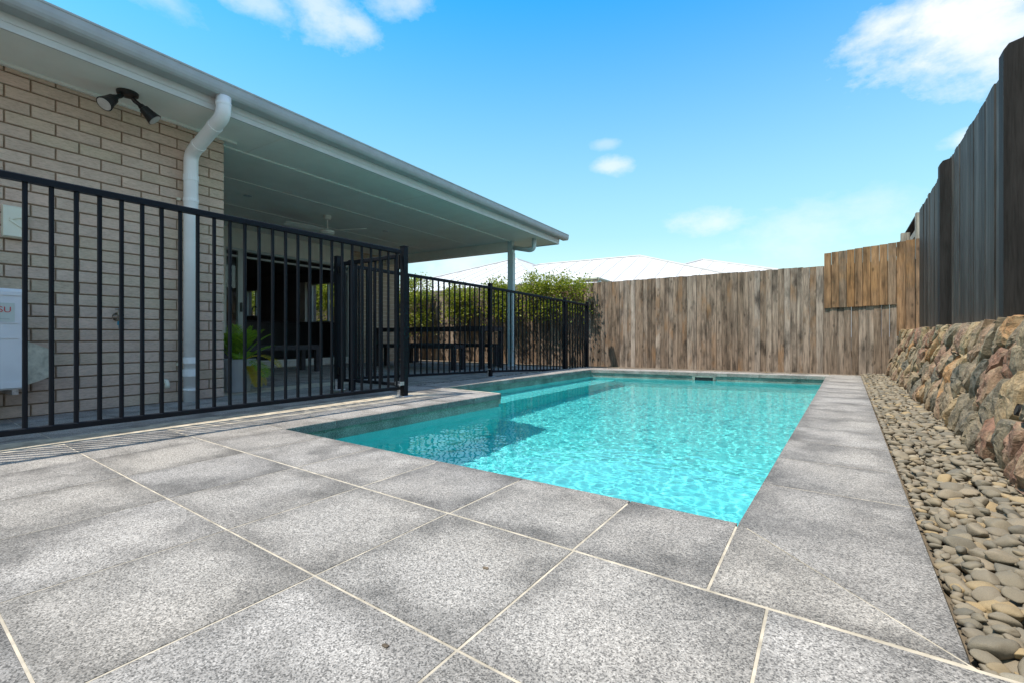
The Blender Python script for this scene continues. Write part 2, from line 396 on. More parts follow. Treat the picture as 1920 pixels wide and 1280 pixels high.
def thing(name, loc, label, cat, group=None):
    o = bpy.data.objects.new(name, None); link(o); o.empty_display_size = .1
    loc = Vector(loc); o.location = loc; WORLD[o.name] = loc
    return tag(o, label, cat, group)
def struct(mb, name, mat, loc=None):
    o = build(mb, name, mat, None, loc); o['kind'] = 'structure'; return o
def P(x, y, z=0.0): return (x*H, y*H, z*H)
def hp(pts): return [(x*H, y*H) for x, y in pts]
def smoothmesh(o):
    for p in o.data.polygons: p.use_smooth = True

# ------------------------------------------------------------------ plan of the place (camera heights)
A = (-.465, 2.755); B = (-4.98, 2.70); C = (-4.96, 6.63); D = (-6.50, 6.72); E_ = (-6.42, 13.25); F = (-.37, 14.5)
POOL = [A, F, E_, D, C, B]          # inner edge of the coping, ccw
zdrop = lambda X, Y: (0.0 if X > -6.2*H else max(-.055*H, -.055*H*(-6.2*H-X)/(1.8*H)))

def inside(poly, x, y):
    r = False; n = len(poly)
    for i in range(n):
        x1, y1 = poly[i]; x2, y2 = poly[(i+1) % n]
        if (y1 > y) != (y2 > y) and x < (x2-x1)*(y-y1)/(y2-y1)+x1: r = not r
    return r
def offset(poly, d):
    n = len(poly); out = []
    for i in range(n):
        p0, p1, p2 = poly[i-1], poly[i], poly[(i+1) % n]
        def nrm(a, b):
            dx, dy = b[0]-a[0], b[1]-a[1]; l = math.hypot(dx, dy); return (dy/l, -dx/l)
        n1_, n2__ = nrm(p0, p1), nrm(p1, p2); k = 1+n1_[0]*n2__[0]+n1_[1]*n2__[1]
        out.append((p1[0]+d*(n1_[0]+n2__[0])/k, p1[1]+d*(n1_[1]+n2__[1])/k))
    return out

# ------------------------------------------------------------------ ground
def ring_ground():
    mb = MB(); x0, x1, y0, y1 = -6.9*H, .1*H, 2.3*H, 14.8*H; z = -.2*H; L = 2500
    mb.add([(-L, -L, z), (L, -L, z), (L, L, z), (-L, L, z), (x0, y0, z), (x1, y0, z), (x1, y1, z), (x0, y1, z)],
           [(0, 1, 5, 4), (1, 2, 6, 5), (2, 3, 7, 6), (3, 0, 4, 7)])
    return struct(mb, 'ground', M['soil'], (0, 0, z))
ring_ground()

# ------------------------------------------------------------------ pavement with pavers
pave_bed = MB()
zb = -.001
def bed(poly): pave_bed.slab(hp(poly), -.10, zb, 0, zdrop)
bed([(-6.2, -2.4), (2.2, -2.4), (2.2, 1.955), (.33, 1.96), (-.42, 2.70), (-6.2, 2.64)])
bed([(-8.0, -2.4), (-6.2, -2.4), (-6.2, 2.64), (-8.0, 2.64)])
bed([(-9.6, -2.4), (-8.0, -2.4), (-8.0, 2.64), (-9.6, 2.64)])
bed([(-6.2, 2.64), (-5.05, 2.65), (-5.03, 6.70), (-6.2, 6.77)]); bed([(-8.0, 2.64), (-6.2, 2.64), (-6.2, 6.77), (-8.0, 6.9)])
bed([(-9.6, 2.64), (-8.0, 2.64), (-8.0, 6.9), (-9.6, 6.9)])
pavement = struct(pave_bed, 'pavement', M['grout'], (-3*H, 1*H, -.1))
def paver(poly, parent, name='paver', gap=.0019, mat=None):
    pts = offset(hp(poly), -gap); cx = sum(p[0] for p in pts)/len(pts); cy = sum(p[1] for p in pts)/len(pts)
    dz = rnd.uniform(-.0003, .0004)
    return build(MB().slab(pts, -.03+dz, dz, .0006, zdrop), name, mat or M['granite'], parent, (cx, cy, 0))
rows = [-2.19, -1.36, -.53, .29, 1.11, 1.945, 2.72, 3.52, 4.33, 5.14, 5.95, 6.75]
xj = lambda i, Y: -.23 - .803*i - .03*(Y-1.945)
for ri in range(len(rows)-1):
    y0, y1 = rows[ri], rows[ri+1]
    for i in range(-3, 12):
        xa, xb = xj(i+1, y0), xj(i, y0); xc, xd = xj(i, y1), xj(i+1, y1)
        if y0 > 1.9:
            if xb > -5.8: continue
            if i == 6: continue
        if xa < -9.5: continue
        gp = .0027 if abs(y0-1.11) < .01 or abs(y1-1.11) < .01 else .0018
        paver([(xa, y0), (xb, y0), (xc, y1), (xd, y1)], pavement, gap=gp)

# two small dark bits lying on the paving
def ground_hit(u, v): r = ((u-960)/872); t = 872/(v-632); a = R_(35.5); return ((-math.sin(a)+math.cos(a)*r)*t*H, (math.cos(a)+math.sin(a)*r)*t*H)
for (u, v, s, lab) in ((723, 1211, .0075, 'small dark dry leaf bit on the paver nearest the camera'), (911, 1065, .0085, 'small dark dry leaf bit on the paver by the pool corner')):
    gx_, gy_ = ground_hit(u, v); mb = MB(); a0 = rnd.uniform(0, 3)
    mb.slab([(gx_+s*q_*math.cos(a0+k*math.pi/4), gy_+s*q_*.6*math.sin(a0+k*math.pi/4)) for k, q_ in enumerate((1.1, .8, .9, 1.0, 1.15, .75, .95, .85))], .0008, .003, .0008)
    tag(build(mb, 'leaf_bit', M['bark'], None, (gx_, gy_, .0008)), lab, 'leaf', 'dry leaf bits on the paving')

# ------------------------------------------------------------------ patio floor
patio_bed = MB(); zp = -.055*H
HO = Vector((-8.992*H, 3.766*H, 0)); _d = Vector((-.07, 1)).normalized()
MH = Matrix(((_d.y, _d.x, 0, HO.x), (-_d.x, _d.y, 0, HO.y), (0, 0, 1, 0), (0, 0, 0, 1)))   # house frame: x out of the wall, y along it
def hw(x, y, z=0): return MH @ Vector((x*H, y*H, z*H))
patio_bed.slab([tuple(hw(-6.7, .0)[:2]), tuple(hw(-.62, .0)[:2]), (-9.62*H, 6.9*H), (-7.56*H, 6.9*H), (-7.5*H, 14.6*H), tuple(hw(-6.7, 10.8)[:2])], -.12, zp-.0025)
patio = struct(patio_bed, 'patio_floor', M['grout'], (-12*H, 9*H, -.12))
for i in range(0, 11):
    for j in range(0, 13):
        y0 = 6.92+.83*(j-4); y1 = y0+.83; xb = -7.58-.82*i; xa = xb-.82
        if y0 < 6.9 and xb > -9.55: continue
        if y0 < 3.9 and xb > -9.0: continue
        if y1 > 14.7 or xa < -16.8: continue
        pts = offset(hp([(xa-.05*(y0-7), y0), (xb-.05*(y0-7), y0), (xb-.05*(y1-7), y1), (xa-.05*(y1-7), y1)]), -.002)
        if (MH.inverted() @ Vector((*pts[0], 0))).y < 0: continue
        build(MB().slab(pts, zp-.03, zp, .001), 'paver', M['granite'], patio)

# ------------------------------------------------------------------ swimming pool
pool = thing('swimming_pool', P(-3, 8, -2.4), 'rectangular turquoise swimming pool with an L shaped notch and granite coping', 'pool')
def coping(poly, gap=.0018):
    pts = offset(hp(poly), -gap) if gap else hp(poly)
    cx = sum(p[0] for p in pts)/len(pts); cy = sum(p[1] for p in pts)/len(pts)
    return build(MB().slab(pts, -.09*H, 0.0, .0022), 'coping_stone', M['granite'], pool, (cx, cy, -.09*H))
OC = (.32, 1.96)
coping([(-.44, 1.95), OC, A])
xs = [-.44, -1.04, -1.83, -2.64, -3.44, -4.24, -4.98]
for k in range(len(xs)-1):
    x1, x0 = xs[k], xs[k+1]
    f = lambda x: (x-.03*.8 if x > -4.9 else x)
    ya = 2.755+(f(x1)+.465)*.0122; yb_ = 2.755+(f(x0)+.465)*.0122
    coping([(x0, 1.95), (x1, 1.95), (A[0] if k == 0 else f(x1), 2.755 if k == 0 else ya), (f(x0), yb_)])
def lerp(p, q, s): return (p[0]+(q[0]-p[0])*s, p[1]+(q[1]-p[1])*s)
Fo = (.365, 15.25); Eo = (-7.22, 14.0)
# right-hand run
n = 14; ysR = [2.755, 3.6] + [3.6+.838*i for i in range(1, 13)] + [14.5]
for k in range(len(ysR)-1):
    y0, y1 = ysR[k], ysR[k+1]; xi = lambda y: A[0]+(F[0]-A[0])*(y-A[1])/(F[1]-A[1]); xo = lambda y: .32+.045*(y-1.96)/13.3
    if k == 0: coping([A, OC, (xo(y1), y1), (xi(y1), y1)])
    elif k == len(ysR)-2: coping([(xi(y0), y0), (xo(y0), y0), Fo, F])
    else: coping([(xi(y0), y0), (xo(y0), y0), (xo(y1), y1), (xi(y1), y1)])
for k in range(8):
    coping([lerp(E_, F, k/8), lerp(E_, F, (k+1)/8), lerp(Eo, Fo, (k+1)/8), lerp(Eo, Fo, k/8)])
Do = (-7.28, 6.72)
for k in range(8):
    coping([lerp(Do, Eo, k/8), lerp(D, E_, k/8), lerp(D, E_, (k+1)/8), lerp(Do, Eo, (k+1)/8)])
Bn = (-5.78, 1.95)
coping([(-5.80, 1.95), (-4.98, 1.95), B, (-5.78, 2.72)])
for k in range(5):
    coping([lerp((-5.78, 2.72), (-5.76, 5.92), k/5*1.0), lerp(B, (-4.963, 5.90), k/5), lerp(B, (-4.963, 5.90), (k+1)/5), lerp((-5.78, 2.72), (-5.76, 5.92), (k+1)/5)])
coping([(-5.76, 5.92), (-4.963, 5.90), C, (-5.72, 6.675)]); coping([(-6.5, 5.95), (-5.76, 5.92), (-5.72, 6.675), D]); coping([(-7.28, 5.95), (-6.5, 5.95), D, Do])
gq = offset(POOL, .05)
for a_, b_, c_, d_ in ((gq[0], (.31, 1.98), (.355, 15.2), gq[1]), (gq[1], (.355, 15.2), (-7.2, 13.98), gq[2]), (gq[3], gq[2], (-7.2, 13.98), (-7.26, 6.74))):
    bmb = MB(); bmb.slab(hp([a_, b_, c_, d_]), -.08*H, -.0012); build(bmb, 'grout_bed', M['grout'], pool)
WALL = offset(POOL, .040); WT = offset(POOL, .034)
zw = -.22; zf_ = -2.42; zbench = -1.02
sh = MB(); n = len(WALL)
wp = hp(WALL)
for i in range(n):
    a, b2 = wp[i], wp[(i+1) % n]
    sh.add([(*a, zf_*H), (*b2, zf_*H), (*b2, -.09*H), (*a, -.09*H)], [(0, 3, 2, 1)])
sh.add([(p[0], p[1], zf_*H) for p in wp], [tuple(range(n))])
shell = build(sh, 'pool_shell', M['plaster'], pool, P(-3, 8, zf_))
bn = MB().slab(hp([(D[0]-.055, D[1]-.055), (-5.72, 6.62), (-5.66, 13.47), (E_[0]-.07, 13.30)]), zf_*H+.002, zbench*H, .008)
bench_ = build(bn, 'bench_ledge', M['plaster'], pool)
tb = MB()
wt = hp(WT)
for i in range(n):
    a, b2 = wt[i], wt[(i+1) % n]; ao, bo = wp[i], wp[(i+1) % n]
    tb.add([(*a, -.27*H), (*b2, -.27*H), (*b2, -.092*H), (*a, -.092*H), (*ao, -.27*H), (*bo, -.27*H)], [(0, 3, 2, 1), (0, 1, 5, 4)])
band = build(tb, 'waterline_tiles', M['tile_band'], pool)
for o in (shell, bench_, band): o.cycles.is_caustics_receiver = True
# skimmer in the far wall
def onfar(s, d, z): p = lerp(WT[2], WT[1], s); q = offset([WT[2], WT[1], (-3, 0)], 0); dx, dy = WT[1][0]-WT[2][0], WT[1][1]-WT[2][1]; l = math.hypot(dx, dy); return Vector(P(p[0]+dy/l*d, p[1]-dx/l*d, z))
sk = MB()
s0, s1 = .475, .575
for (sa, sb, za, zb2) in ((s0, s0+.012, -.27, -.094), (s1-.012, s1, -.27, -.094), (s0+.012, s1-.012, -.125, -.094)):
    sk.add([onfar(sa, .03, za), onfar(sb, .03, za), onfar(sb, .03, zb2), onfar(sa, .03, zb2), onfar(sa, .002, za), onfar(sb, .002, za), onfar(sb, .002, zb2), onfar(sa, .002, zb2)],
           [(0, 1, 2, 3), (0, 4, 5, 1), (1, 5, 6, 2), (2, 6, 7, 3), (3, 7, 4, 0)])
skim = build(sk, 'skimmer_frame', M['tile_band'], pool)
sk2 = MB().add([onfar(s0+.012, .008, -.26), onfar(s1-.012, .008, -.26), onfar(s1-.012, .008, -.126), onfar(s0+.012, .008, -.126)], [(0, 1, 2, 3)])
build(sk2, 'skimmer_dark_sheet', M['blackplastic'], skim)  # flat black sheet, its colour stands in for the shade inside the opening

# water surface with real ripples
x0, x1, y0, y1 = -6.6*H, -.3*H, 2.6*H, 14.65*H; st = .013
nx = int((x1-x0)/st)+1; ny = int((y1-y0)/st)+1
wv = []; idx = {}; wf = []; wpoly = hp(offset(POOL, .058))
def wz(x, y):
    a = noise.noise(Vector((x*7.0+y*1.2, y*9, .3)))*.0013 + noise.noise(Vector((x*21+y*5, y*26-x*3, 4.1)))*.0009 + noise.noise(Vector((x*44+y*10, y*52, 9.7)))*.0004
    return zw*H + a
def vid(i, j):
    k = (i, j)
    if k not in idx:
        x, y = x0+i*st, y0+j*st; idx[k] = len(wv); wv.append(Vector((x, y, wz(x, y))))
    return idx[k]
big = hp(offset(POOL, .075))
for j in range(ny):
    for i in range(nx):
        if inside(big, x0+(i+.5)*st, y0+(j+.5)*st): wf.append((vid(i, j), vid(i+1, j), vid(i+1, j+1), vid(i, j+1)))
wm = MB(); wm.v = wv; wm.f = wf
water = build(wm, 'water', M['water'], None, P(-3, 8, zw), smooth=True); water['kind'] = 'structure'
water.cycles.is_caustics_caster = True

# ------------------------------------------------------------------ pebbles
def pebble_mesh(name, sub, seed):
    import bmesh
    r2 = random.Random(seed); bm = bmesh.new(); bmesh.ops.create_icosphere(bm, subdivisions=sub, radius=1.0)
    sx, sy, sz = 1.0, r2.uniform(.5, .9), r2.uniform(.32, .55); o3 = Vector((r2.uniform(0, 99),)*3)
    planes = [(Vector((r2.uniform(-1, 1), r2.uniform(-1, 1), r2.uniform(-.6, 1))).normalized(), r2.uniform(.5, .85)) for _ in range(8)]
    for v in bm.verts:
        p = v.co.copy(); p *= 1 + .30*noise.noise(p*1.2+o3) + .05*noise.noise(p*3.5+o3)
        for nn, dd in planes:
            e = p.dot(nn)-dd
            if e > 0: p -= nn*e*.66
        v.co = Vector((p.x*sx, p.y*sy, p.z*sz))
    me = bpy.data.meshes.new(name); bm.to_mesh(me); bm.free()
    for p in me.polygons: p.use_smooth = True
    return me
PM = [pebble_mesh('pebble', 3, 100+i) for i in range(9)]; PL = [pebble_mesh('pebble_low', 2, 200+i) for i in range(6)]
for me in PM+PL: me.materials.append(M['pebble'])
bedm = MB().slab(hp([(.345, 1.965), (2.2, 1.965), (2.2, 3.0), (1.2, 3.0), (1.2, 16.3), (.375, 16.3)]), -.10, -.045)
pbed = struct(bedm, 'pebble_bed', M['sand'], P(.7, 9, -.19))
pts = []
yy = 1.99
while yy < 16.25:
    xm = 1.10 if yy > 3.0 else 1.9
    for lay in range(3):
        xx = .37
        while xx < xm:
            s = rnd.choice((.016, .020, .023, .027, .032, .038))*(1.2 if rnd.random() < .06 else 1)*(.8, 1, 1)[lay]
            x, y = xx + rnd.uniform(-.02, .03), yy+rnd.uniform(-.045, .045)
            xl = .345 + .03*(y-1.96)/14
            if x*H - s*.62 > xl*H and y*H - s*.55 > 1.97*H: pts.append((x*H, y*H, (-.034, -.024, -.008)[lay]+rnd.uniform(-.007, .005), s))
            xx += (.064, .068, .10)[lay]
    yy += .068
yy = 1.99
while yy < 16:      # pebbles nestling against the coping
    s = rnd.uniform(.014, .026); pts.append(((.345+.03*(yy-1.96)/14)*H + s*.62, yy*H, rnd.uniform(-.022, -.010), s)); yy += s*1.1/H
xx = .36
while xx < 1.9:
    s = rnd.uniform(.016, .030); pts.append((xx*H+s, 1.975*H+s*.7, rnd.uniform(-.022, -.010), s)); xx += s*1.2/H
def campx(x, y, z, s): d = -x*math.sin(R_(35.5))+y*math.cos(R_(35.5)); u = (x*math.cos(R_(35.5))+y*math.sin(R_(35.5)))/d; return (-1 if u > 1.2 else s/d)
pts.sort(key=lambda q: -campx(*q))
stuff = MB()
for k, (x, y, z, s) in enumerate(pts):
    R3 = Matrix.Rotation(rnd.uniform(0, 6.28), 4, 'Z') @ Matrix.Rotation(R_(rnd.gauss(0, 14)), 4, 'X') @ Matrix.Rotation(R_(rnd.gauss(0, 12)), 4, 'Y')
    if k < 290:
        o = bpy.data.objects.new('pebble', PM[k % 9]); link(o); place(o, (x, y, z), pbed); o.scale = (s, s, s); o.rotation_euler = R3.to_euler()
    else:
        me = PL[k % 6]; stuff.add([Vector((x, y, z)) + (R3 @ (v.co*s)) for v in me.vertices], [tuple(p.vertices) for p in me.polygons])
so_ = build(stuff, 'pebbles', M['pebble'], pbed, smooth=True); so_['kind'] = 'stuff'
# dark pebble strip between coping and patio
dk = MB()
for k in range(420):
    y = rnd.uniform(6.95, 14.0); x = -7.42 + rnd.uniform(-.12, .12); me = PL[k % 6]; s = rnd.uniform(.008, .019)
    R3 = Matrix.Rotation(rnd.uniform(0, 6.28), 3, 'Z') @ Matrix.Rotation(rnd.gauss(0, .3), 3, 'X')
    dk.add([Vector((x*H, y*H, -.022+rnd.uniform(-.004, .008))) + R3 @ (v.co*s) for v in me.vertices], [tuple(p.vertices) for p in me.polygons])
dstrip = struct(MB().slab(hp([(-7.57, 6.9), (-7.27, 6.9), (-7.24, 14.05), (-7.54, 14.3)]), -.10, -.034), 'pebble_strip', M['soil'])
o = build(dk, 'dark_pebbles', M['darkpebble'], dstrip, smooth=True); o['kind'] = 'stuff'
# garden bed along the far fence
gb = struct(MB().add([P(-7.5, 14.1, -.13), P(-7.25, 14.05, -.04), P(.37, 15.3, -.05), P(.37, 16.6, -.05), P(-9, 18, -.2), P(-20, 18, -.2), P(-44, 18, -.2), P(-44, 14.3, -.2), P(-17, 14.2, -.14)],
              [(0, 1, 4, 8), (1, 2, 3, 4), (8, 4, 5), (8, 5, 6, 7)]), 'garden_bed', M['soil'])
gs = MB()
for k in range(260):
    s_ = rnd.random(); x, y = lerp((-7.3, 14.15), (.3, 15.4), s_); y += abs(rnd.gauss(0, .25)); me = PL[k % 6]; s = rnd.uniform(.008, .022)
    R3 = Matrix.Rotation(rnd.uniform(0, 6.28), 3, 'Z')
    gs.add([Vector((x*H, y*H, -.018)) + R3 @ (v.co*s) for v in me.vertices], [tuple(p.vertices) for p in me.polygons])
o = build(gs, 'garden_pebbles', M['pebble'], gb, smooth=True); o['kind'] = 'stuff'

# ------------------------------------------------------------------ dry stone retaining wall
def clip(poly, px, py, nx_, ny_):
    out = []; n = len(poly)
    for i in range(n):
        a, b2 = poly[i], poly[(i+1) % n]
        da = (a[0]-px)*nx_+(a[1]-py)*ny_; db = (b2[0]-px)*nx_+(b2[1]-py)*ny_
        if da <= 0: out.append(a)
        if da*db < 0:
            s = da/(da-db); out.append((a[0]+(b2[0]-a[0])*s, a[1]+(b2[1]-a[1])*s))
    return out
swall = thing('stone_wall', P(1.25, 8, -.1), 'sloping retaining wall of rough multicoloured stones beside the pebble bed', 'stone wall')
Y0, Y1 = .2*H, 16.25*H; SL = 1.27*H     # length along Y, slope length
def face(yv, s, out=0.0):               # point on the battered face: yv along, s up the slope
    a = math.atan2(.32, 1.22); top = 1.0
    return Vector(((1.02*H + s*math.sin(a)) - out*math.cos(a), yv, -.05*H + s*math.cos(a) + out*math.sin(a)))
rs = random.Random(21); seeds = []; yv = Y0
while yv < Y1:
    wdt = rs.uniform(.13, .20); nrow = rs.choice((3, 3, 4))
    for k in range(nrow):
        seeds.append((yv + rs.uniform(-.05, .05) + .10*(k/nrow), SL*(k+.5)/nrow + rs.uniform(-.05, .05)))
    yv += wdt
SHR, SX, SS = .42, 1.25, .80            # stones are longer up the slope and lean towards the near end
def fwd(p): return ((p[0]+SHR*p[1])*SX, p[1]*SS)
def inv(p): s_ = p[1]/SS; return (p[0]/SX-SHR*s_, s_)
tseeds = [fwd(p) for p in seeds]
for i, (sy, ss) in enumerate(seeds):
    poly = [fwd(p) for p in ((sy-.4-SHR*(0-ss), 0), (sy+.4-SHR*(0-ss), 0), (sy+.4-SHR*(SL-ss), SL), (sy-.4-SHR*(SL-ss), SL))]
    for j, (ty, ts) in enumerate(seeds):
        if i == j or abs(ty-sy) > .8: continue
        p_, q_ = tseeds[i], tseeds[j]
        poly = clip(poly, (p_[0]+q_[0])/2, (p_[1]+q_[1])/2, q_[0]-p_[0], q_[1]-p_[1])
        if len(poly) < 3: break
    if len(poly) < 3: continue
    poly = [inv(p) for p in poly]
    poly = [p for k, p in enumerate(poly) if math.hypot(p[0]-poly[k-1][0], p[1]-poly[k-1][1]) > .008]
    if len(poly) < 3: continue
    cxx = sum(p[0] for p in poly)/len(poly); cyy = sum(p[1] for p in poly)/len(poly)
    ol = []
    for k in range(len(poly)):
        a, b2 = poly[k], poly[(k+1) % len(poly)]; L = math.hypot(b2[0]-a[0], b2[1]-a[1]); m_ = max(2, min(5, round(L/.035)))
        for q in range(m_):
            s = q/m_; p = lerp(a, b2, s); jx, jy = rs.gauss(0, .003), rs.gauss(0, .003)
            k_ = .92 if q == 0 else .95
            ol.append((cxx+(p[0]-cxx)*k_+jx, cyy+(p[1]-cyy)*k_+jy))
    base_out = rs.uniform(.0, .022); o3 = Vector((rs.uniform(0, 50), rs.uniform(0, 50), 0)); n = len(ol)
    tilt = (rs.gauss(0, .12), rs.gauss(0, .10)); pls = [(math.cos(a_)*rs.uniform(.25, .8), math.sin(a_)*rs.uniform(.25, .8), rs.uniform(.0, .035)) for a_ in [rs.uniform(0, 1.2)+1.25*k for k in range(5)]]; vs_ = []; fs_ = []
    rings = [(1.0, -.05), (1.0, .010), (.975, .024), (.92, .031), (.75, .035), (.52, .037), (.28, .038)]
    for sc_, hgt in rings:
        for p in ol:
            q = (cxx+(p[0]-cxx)*sc_, cyy+(p[1]-cyy)*sc_)
            hh = hgt
            if hgt > .02:
                hh = min(hh + .012, min(.066 + pz - (q[0]-cxx)*px - (q[1]-cyy)*py for px, py, pz in pls) if sc_ < .96 else hh)
                hh = max(hh, .010) + base_out + (q[0]-cxx)*tilt[0]+(q[1]-cyy)*tilt[1] + .010*noise.noise(Vector((q[0]*14, q[1]*14, 0))+o3) + .010*noise.noise(Vector((q[0]*38, q[1]*38, 5))+o3) + .005*noise.noise(Vector((q[0]*90, q[1]*90, 5))+o3)
            elif hgt > 0: hh += base_out*.7
            vs_.append(face(q[0], max(q[1], -.03), hh))
    for k in range(len(rings)-1):
        for q in range(n): fs_.append((k*n+(q+1) % n, k*n+q, (k+1)*n+q, (k+1)*n+(q+1) % n))
    vs_.append(face(cxx, cyy, .048+base_out+.02*noise.noise(Vector((cxx*9, cyy*9, 0))+o3))); l_ = (len(rings)-1)*n
    for q in range(n): fs_.append((l_+(q+1) % n, l_+q, len(vs_)-1))
    o = build(MB().add(vs_, fs_), 'stone', M['stone'], swall, face(cxx, cyy, 0))
wb = MB()
ny_ = 60
prof = [(0.0, .004), (.35, .004), (.7, .004), (1.0, .0), (1.03, -.06)]
for j in range(ny_+1):
    yv = Y0 + (Y1-Y0)*j/ny_
    for s, out in prof: wb.v.append(face(yv, s*SL, out + .006*noise.noise(Vector((yv*11, s*9, 2)))))
    wb.v.append(Vector((1.72*H, yv, face(yv, SL).z+.005))); wb.v.append(Vector((1.72*H, yv, -.12)))
q = len(prof)+2
for j in range(ny_):
    for k in range(q-1): wb.f.append((j*q+k, (j+1)*q+k, (j+1)*q+k+1, j*q+k+1))
wb.f.append(tuple(range(q))); wb.f.append(tuple(ny_*q+k for k in range(q-1, -1, -1)))
build(wb, 'mortar_core', M['bedding'], swall)
# weep pipe poking out of the wall
pc = face(4.95*H, .30*SL, .03)
wpm = MB().tube([face(4.95*H, .40*SL, .0), face(4.95*H, .40*SL, .062)], .024, 14, cap=False).tube([face(4.95*H, .40*SL, .062), face(4.95*H, .40*SL, .0)], .019, 14, cap=True)
build(wpm, 'weep_pipe', M['blackplastic'], swall)

# ------------------------------------------------------------------ paling helper
def board(parent, mat, c, along, out, wdt, z0, z1, thk=.014, skewtop=0.0, name='paling'):
    """board centred at c (plan), along = unit vector of its width, out = unit vector to its face"""
    c = Vector((c[0], c[1])); a = Vector(along)*wdt/2; o2 = Vector(out)*thk
    ch = .003
    pr = [c-a, c-a+o2*.8, c-a*(1-2*ch/wdt*1.0)+o2, c+a*(1-2*ch/wdt)+o2, c+a+o2*.8, c+a]
    vs_ = [(p.x, p.y, z0) for p in pr] + [(p.x, p.y, z1 + skewtop*((p-c).dot(Vector(along)))) for p in pr]
    n = 6; fs_ = [(i, (i+1) % n, n+(i+1) % n, n+i) for i in range(n)] + [tuple(range(n-1, -1, -1)), tuple(range(n, 2*n))]
    return build(MB().add(vs_, fs_), name, mat, parent, (c.x, c.y, z0))

# ------------------------------------------------------------------ weathered timber fence at the far end
tf = thing('timber_fence', P(-8, 17.3, -.2), 'weathered brown timber paling fence behind the pool with a raised patch', 'fence')
TFP = [(1.68, 16.12), (-9.0, 17.6), (-20.0, 17.75), (-42.0, 17.9)]
def tfz(x):   # base and top heights
    if x > -9: s = (1.68-x)/10.68; return -.02-.19*s, 3.04+.19*s
    return -.21, 3.23
def run(p, q, step):
    L = math.hypot(q[0]-p[0], q[1]-p[1]); n = max(1, round(L/step)); return [(lerp(p, q, (k+.5)/n), L/n) for k in range(n)]
for si in range(3):
    p, q = TFP[si], TFP[si+1]; al = Vector((q[0]-p[0], q[1]-p[1])).normalized(); out = Vector((al.y, -al.x))
    if out.y > 0: out = -out
    for k, (c, sp) in enumerate(run(p, q, .168 if si == 0 else .185)):
        z0, z1 = tfz(c[0]); lift = (k % 2)*.006 + rnd.uniform(0, .004)
        cc = Vector((c[0]*H, c[1]*H)) + out*lift
        board(tf, M['paling'], cc, al, out, sp*H*1.03 - rnd.uniform(.001, .006), z0*H-.05, z1*H+rnd.uniform(-.006, .006), .015, rnd.gauss(0, .04))
    for zr in (.5, 2.5):
        a, b2 = Vector((p[0]*H, p[1]*H)), Vector((q[0]*H, q[1]*H)); za, zb2 = tfz(p[0])[0]*H+zr*H, tfz(q[0])[0]*H+zr*H
        o2 = -out*.045; i2 = -out*.004
        mb = MB().add([(*(a+i2), za), (*(b2+i2), zb2), (*(b2+o2), zb2), (*(a+o2), za), (*(a+i2), za+.09), (*(b2+i2), zb2+.09), (*(b2+o2), zb2+.09), (*(a+o2), za+.09)],
                      [(0, 3, 2, 1), (4, 5, 6, 7), (0, 1, 5, 4), (1, 2, 6, 5), (2, 3, 7, 6), (3, 0, 4, 7)])
        build(mb, 'rail', M['paling'], tf)
# raised patch of newer boards on the right
p, q = TFP[0], TFP[1]; al = Vector((q[0]-p[0], q[1]-p[1])).normalized(); out = Vector((al.y, -al.x)); out = -out if out.y > 0 else out
def atx(x): s = (p[0]-x)/(p[0]-q[0]); return lerp(p, q, s)
xsn = [-.46+(1.16+.46)*(k+.5)/9 for k in range(9)]
for k, x in enumerate(xsn):
    c = atx(x); cc = Vector((c[0]*H, c[1]*H)) + out*.026
    board(tf, M['paling_new'], cc, al, out, .18*H-(.006 if k == 0 else .002), (1.84+.004*k)*H+rnd.uniform(-.003, .003), (3.42+.115*(x+.46)/1.6)*H+rnd.uniform(-.006, .004), .018)
for k, x in enumerate((1.255, 1.44, 1.64)):
    c = atx(x); cc = Vector((c[0]*H, c[1]*H)) + out*(.030 if k == 0 else .026)
    board(tf, M['paling_new'], cc, al, out, .185*H, 1.02*H, (3.53+.02*k)*H+rnd.uniform(-.004, .004), .018)

# ------------------------------------------------------------------ tall charcoal fence on the retaining wall
df = thing('charcoal_fence', P(1.62, 8, .9), 'tall charcoal stained timber fence standing on top of the stone wall', 'fence')
k = 0; yv = .15
while yv < 15.75:
    wd_ = rnd.uniform(.15, .20); lift = rnd.choice((0, .004, .007))+rnd.uniform(0, .003)
    board(df, M['charcoal'], (1.62*H - lift, (yv+wd_/2)*H), (0, 1), (-1, 0), wd_*H - rnd.uniform(-.004, .003), 1.02*H, 4.255*H+rnd.uniform(-.008, .006), .015, rnd.gauss(0, .04))
    yv += wd_; k += 1
for yp in (3.1, 7.25, 11.4):
    mb = MB(); x0_, x1_, y0_, y1_ = 1.42*H, 1.595*H, yp*H, (yp+.19)*H; zt = 4.17*H
    mb.prism([(x0_, zt-.02), (x0_+.022, zt+.012), (x1_, zt+.03), (x1_, 1.0*H), (x0_, 1.0*H)], lambda a, b2: (a, y0_, b2), lambda a, b2: (a, y1_, b2))
    build(mb, 'post', M['charcoal_post'], df)
for zr in (1.5, 3.7):
    build(MB().box(1.632*H, 1.70*H, .15*H, 15.75*H, zr*H, zr*H+.09), 'rail', M['charcoal_post'], df)

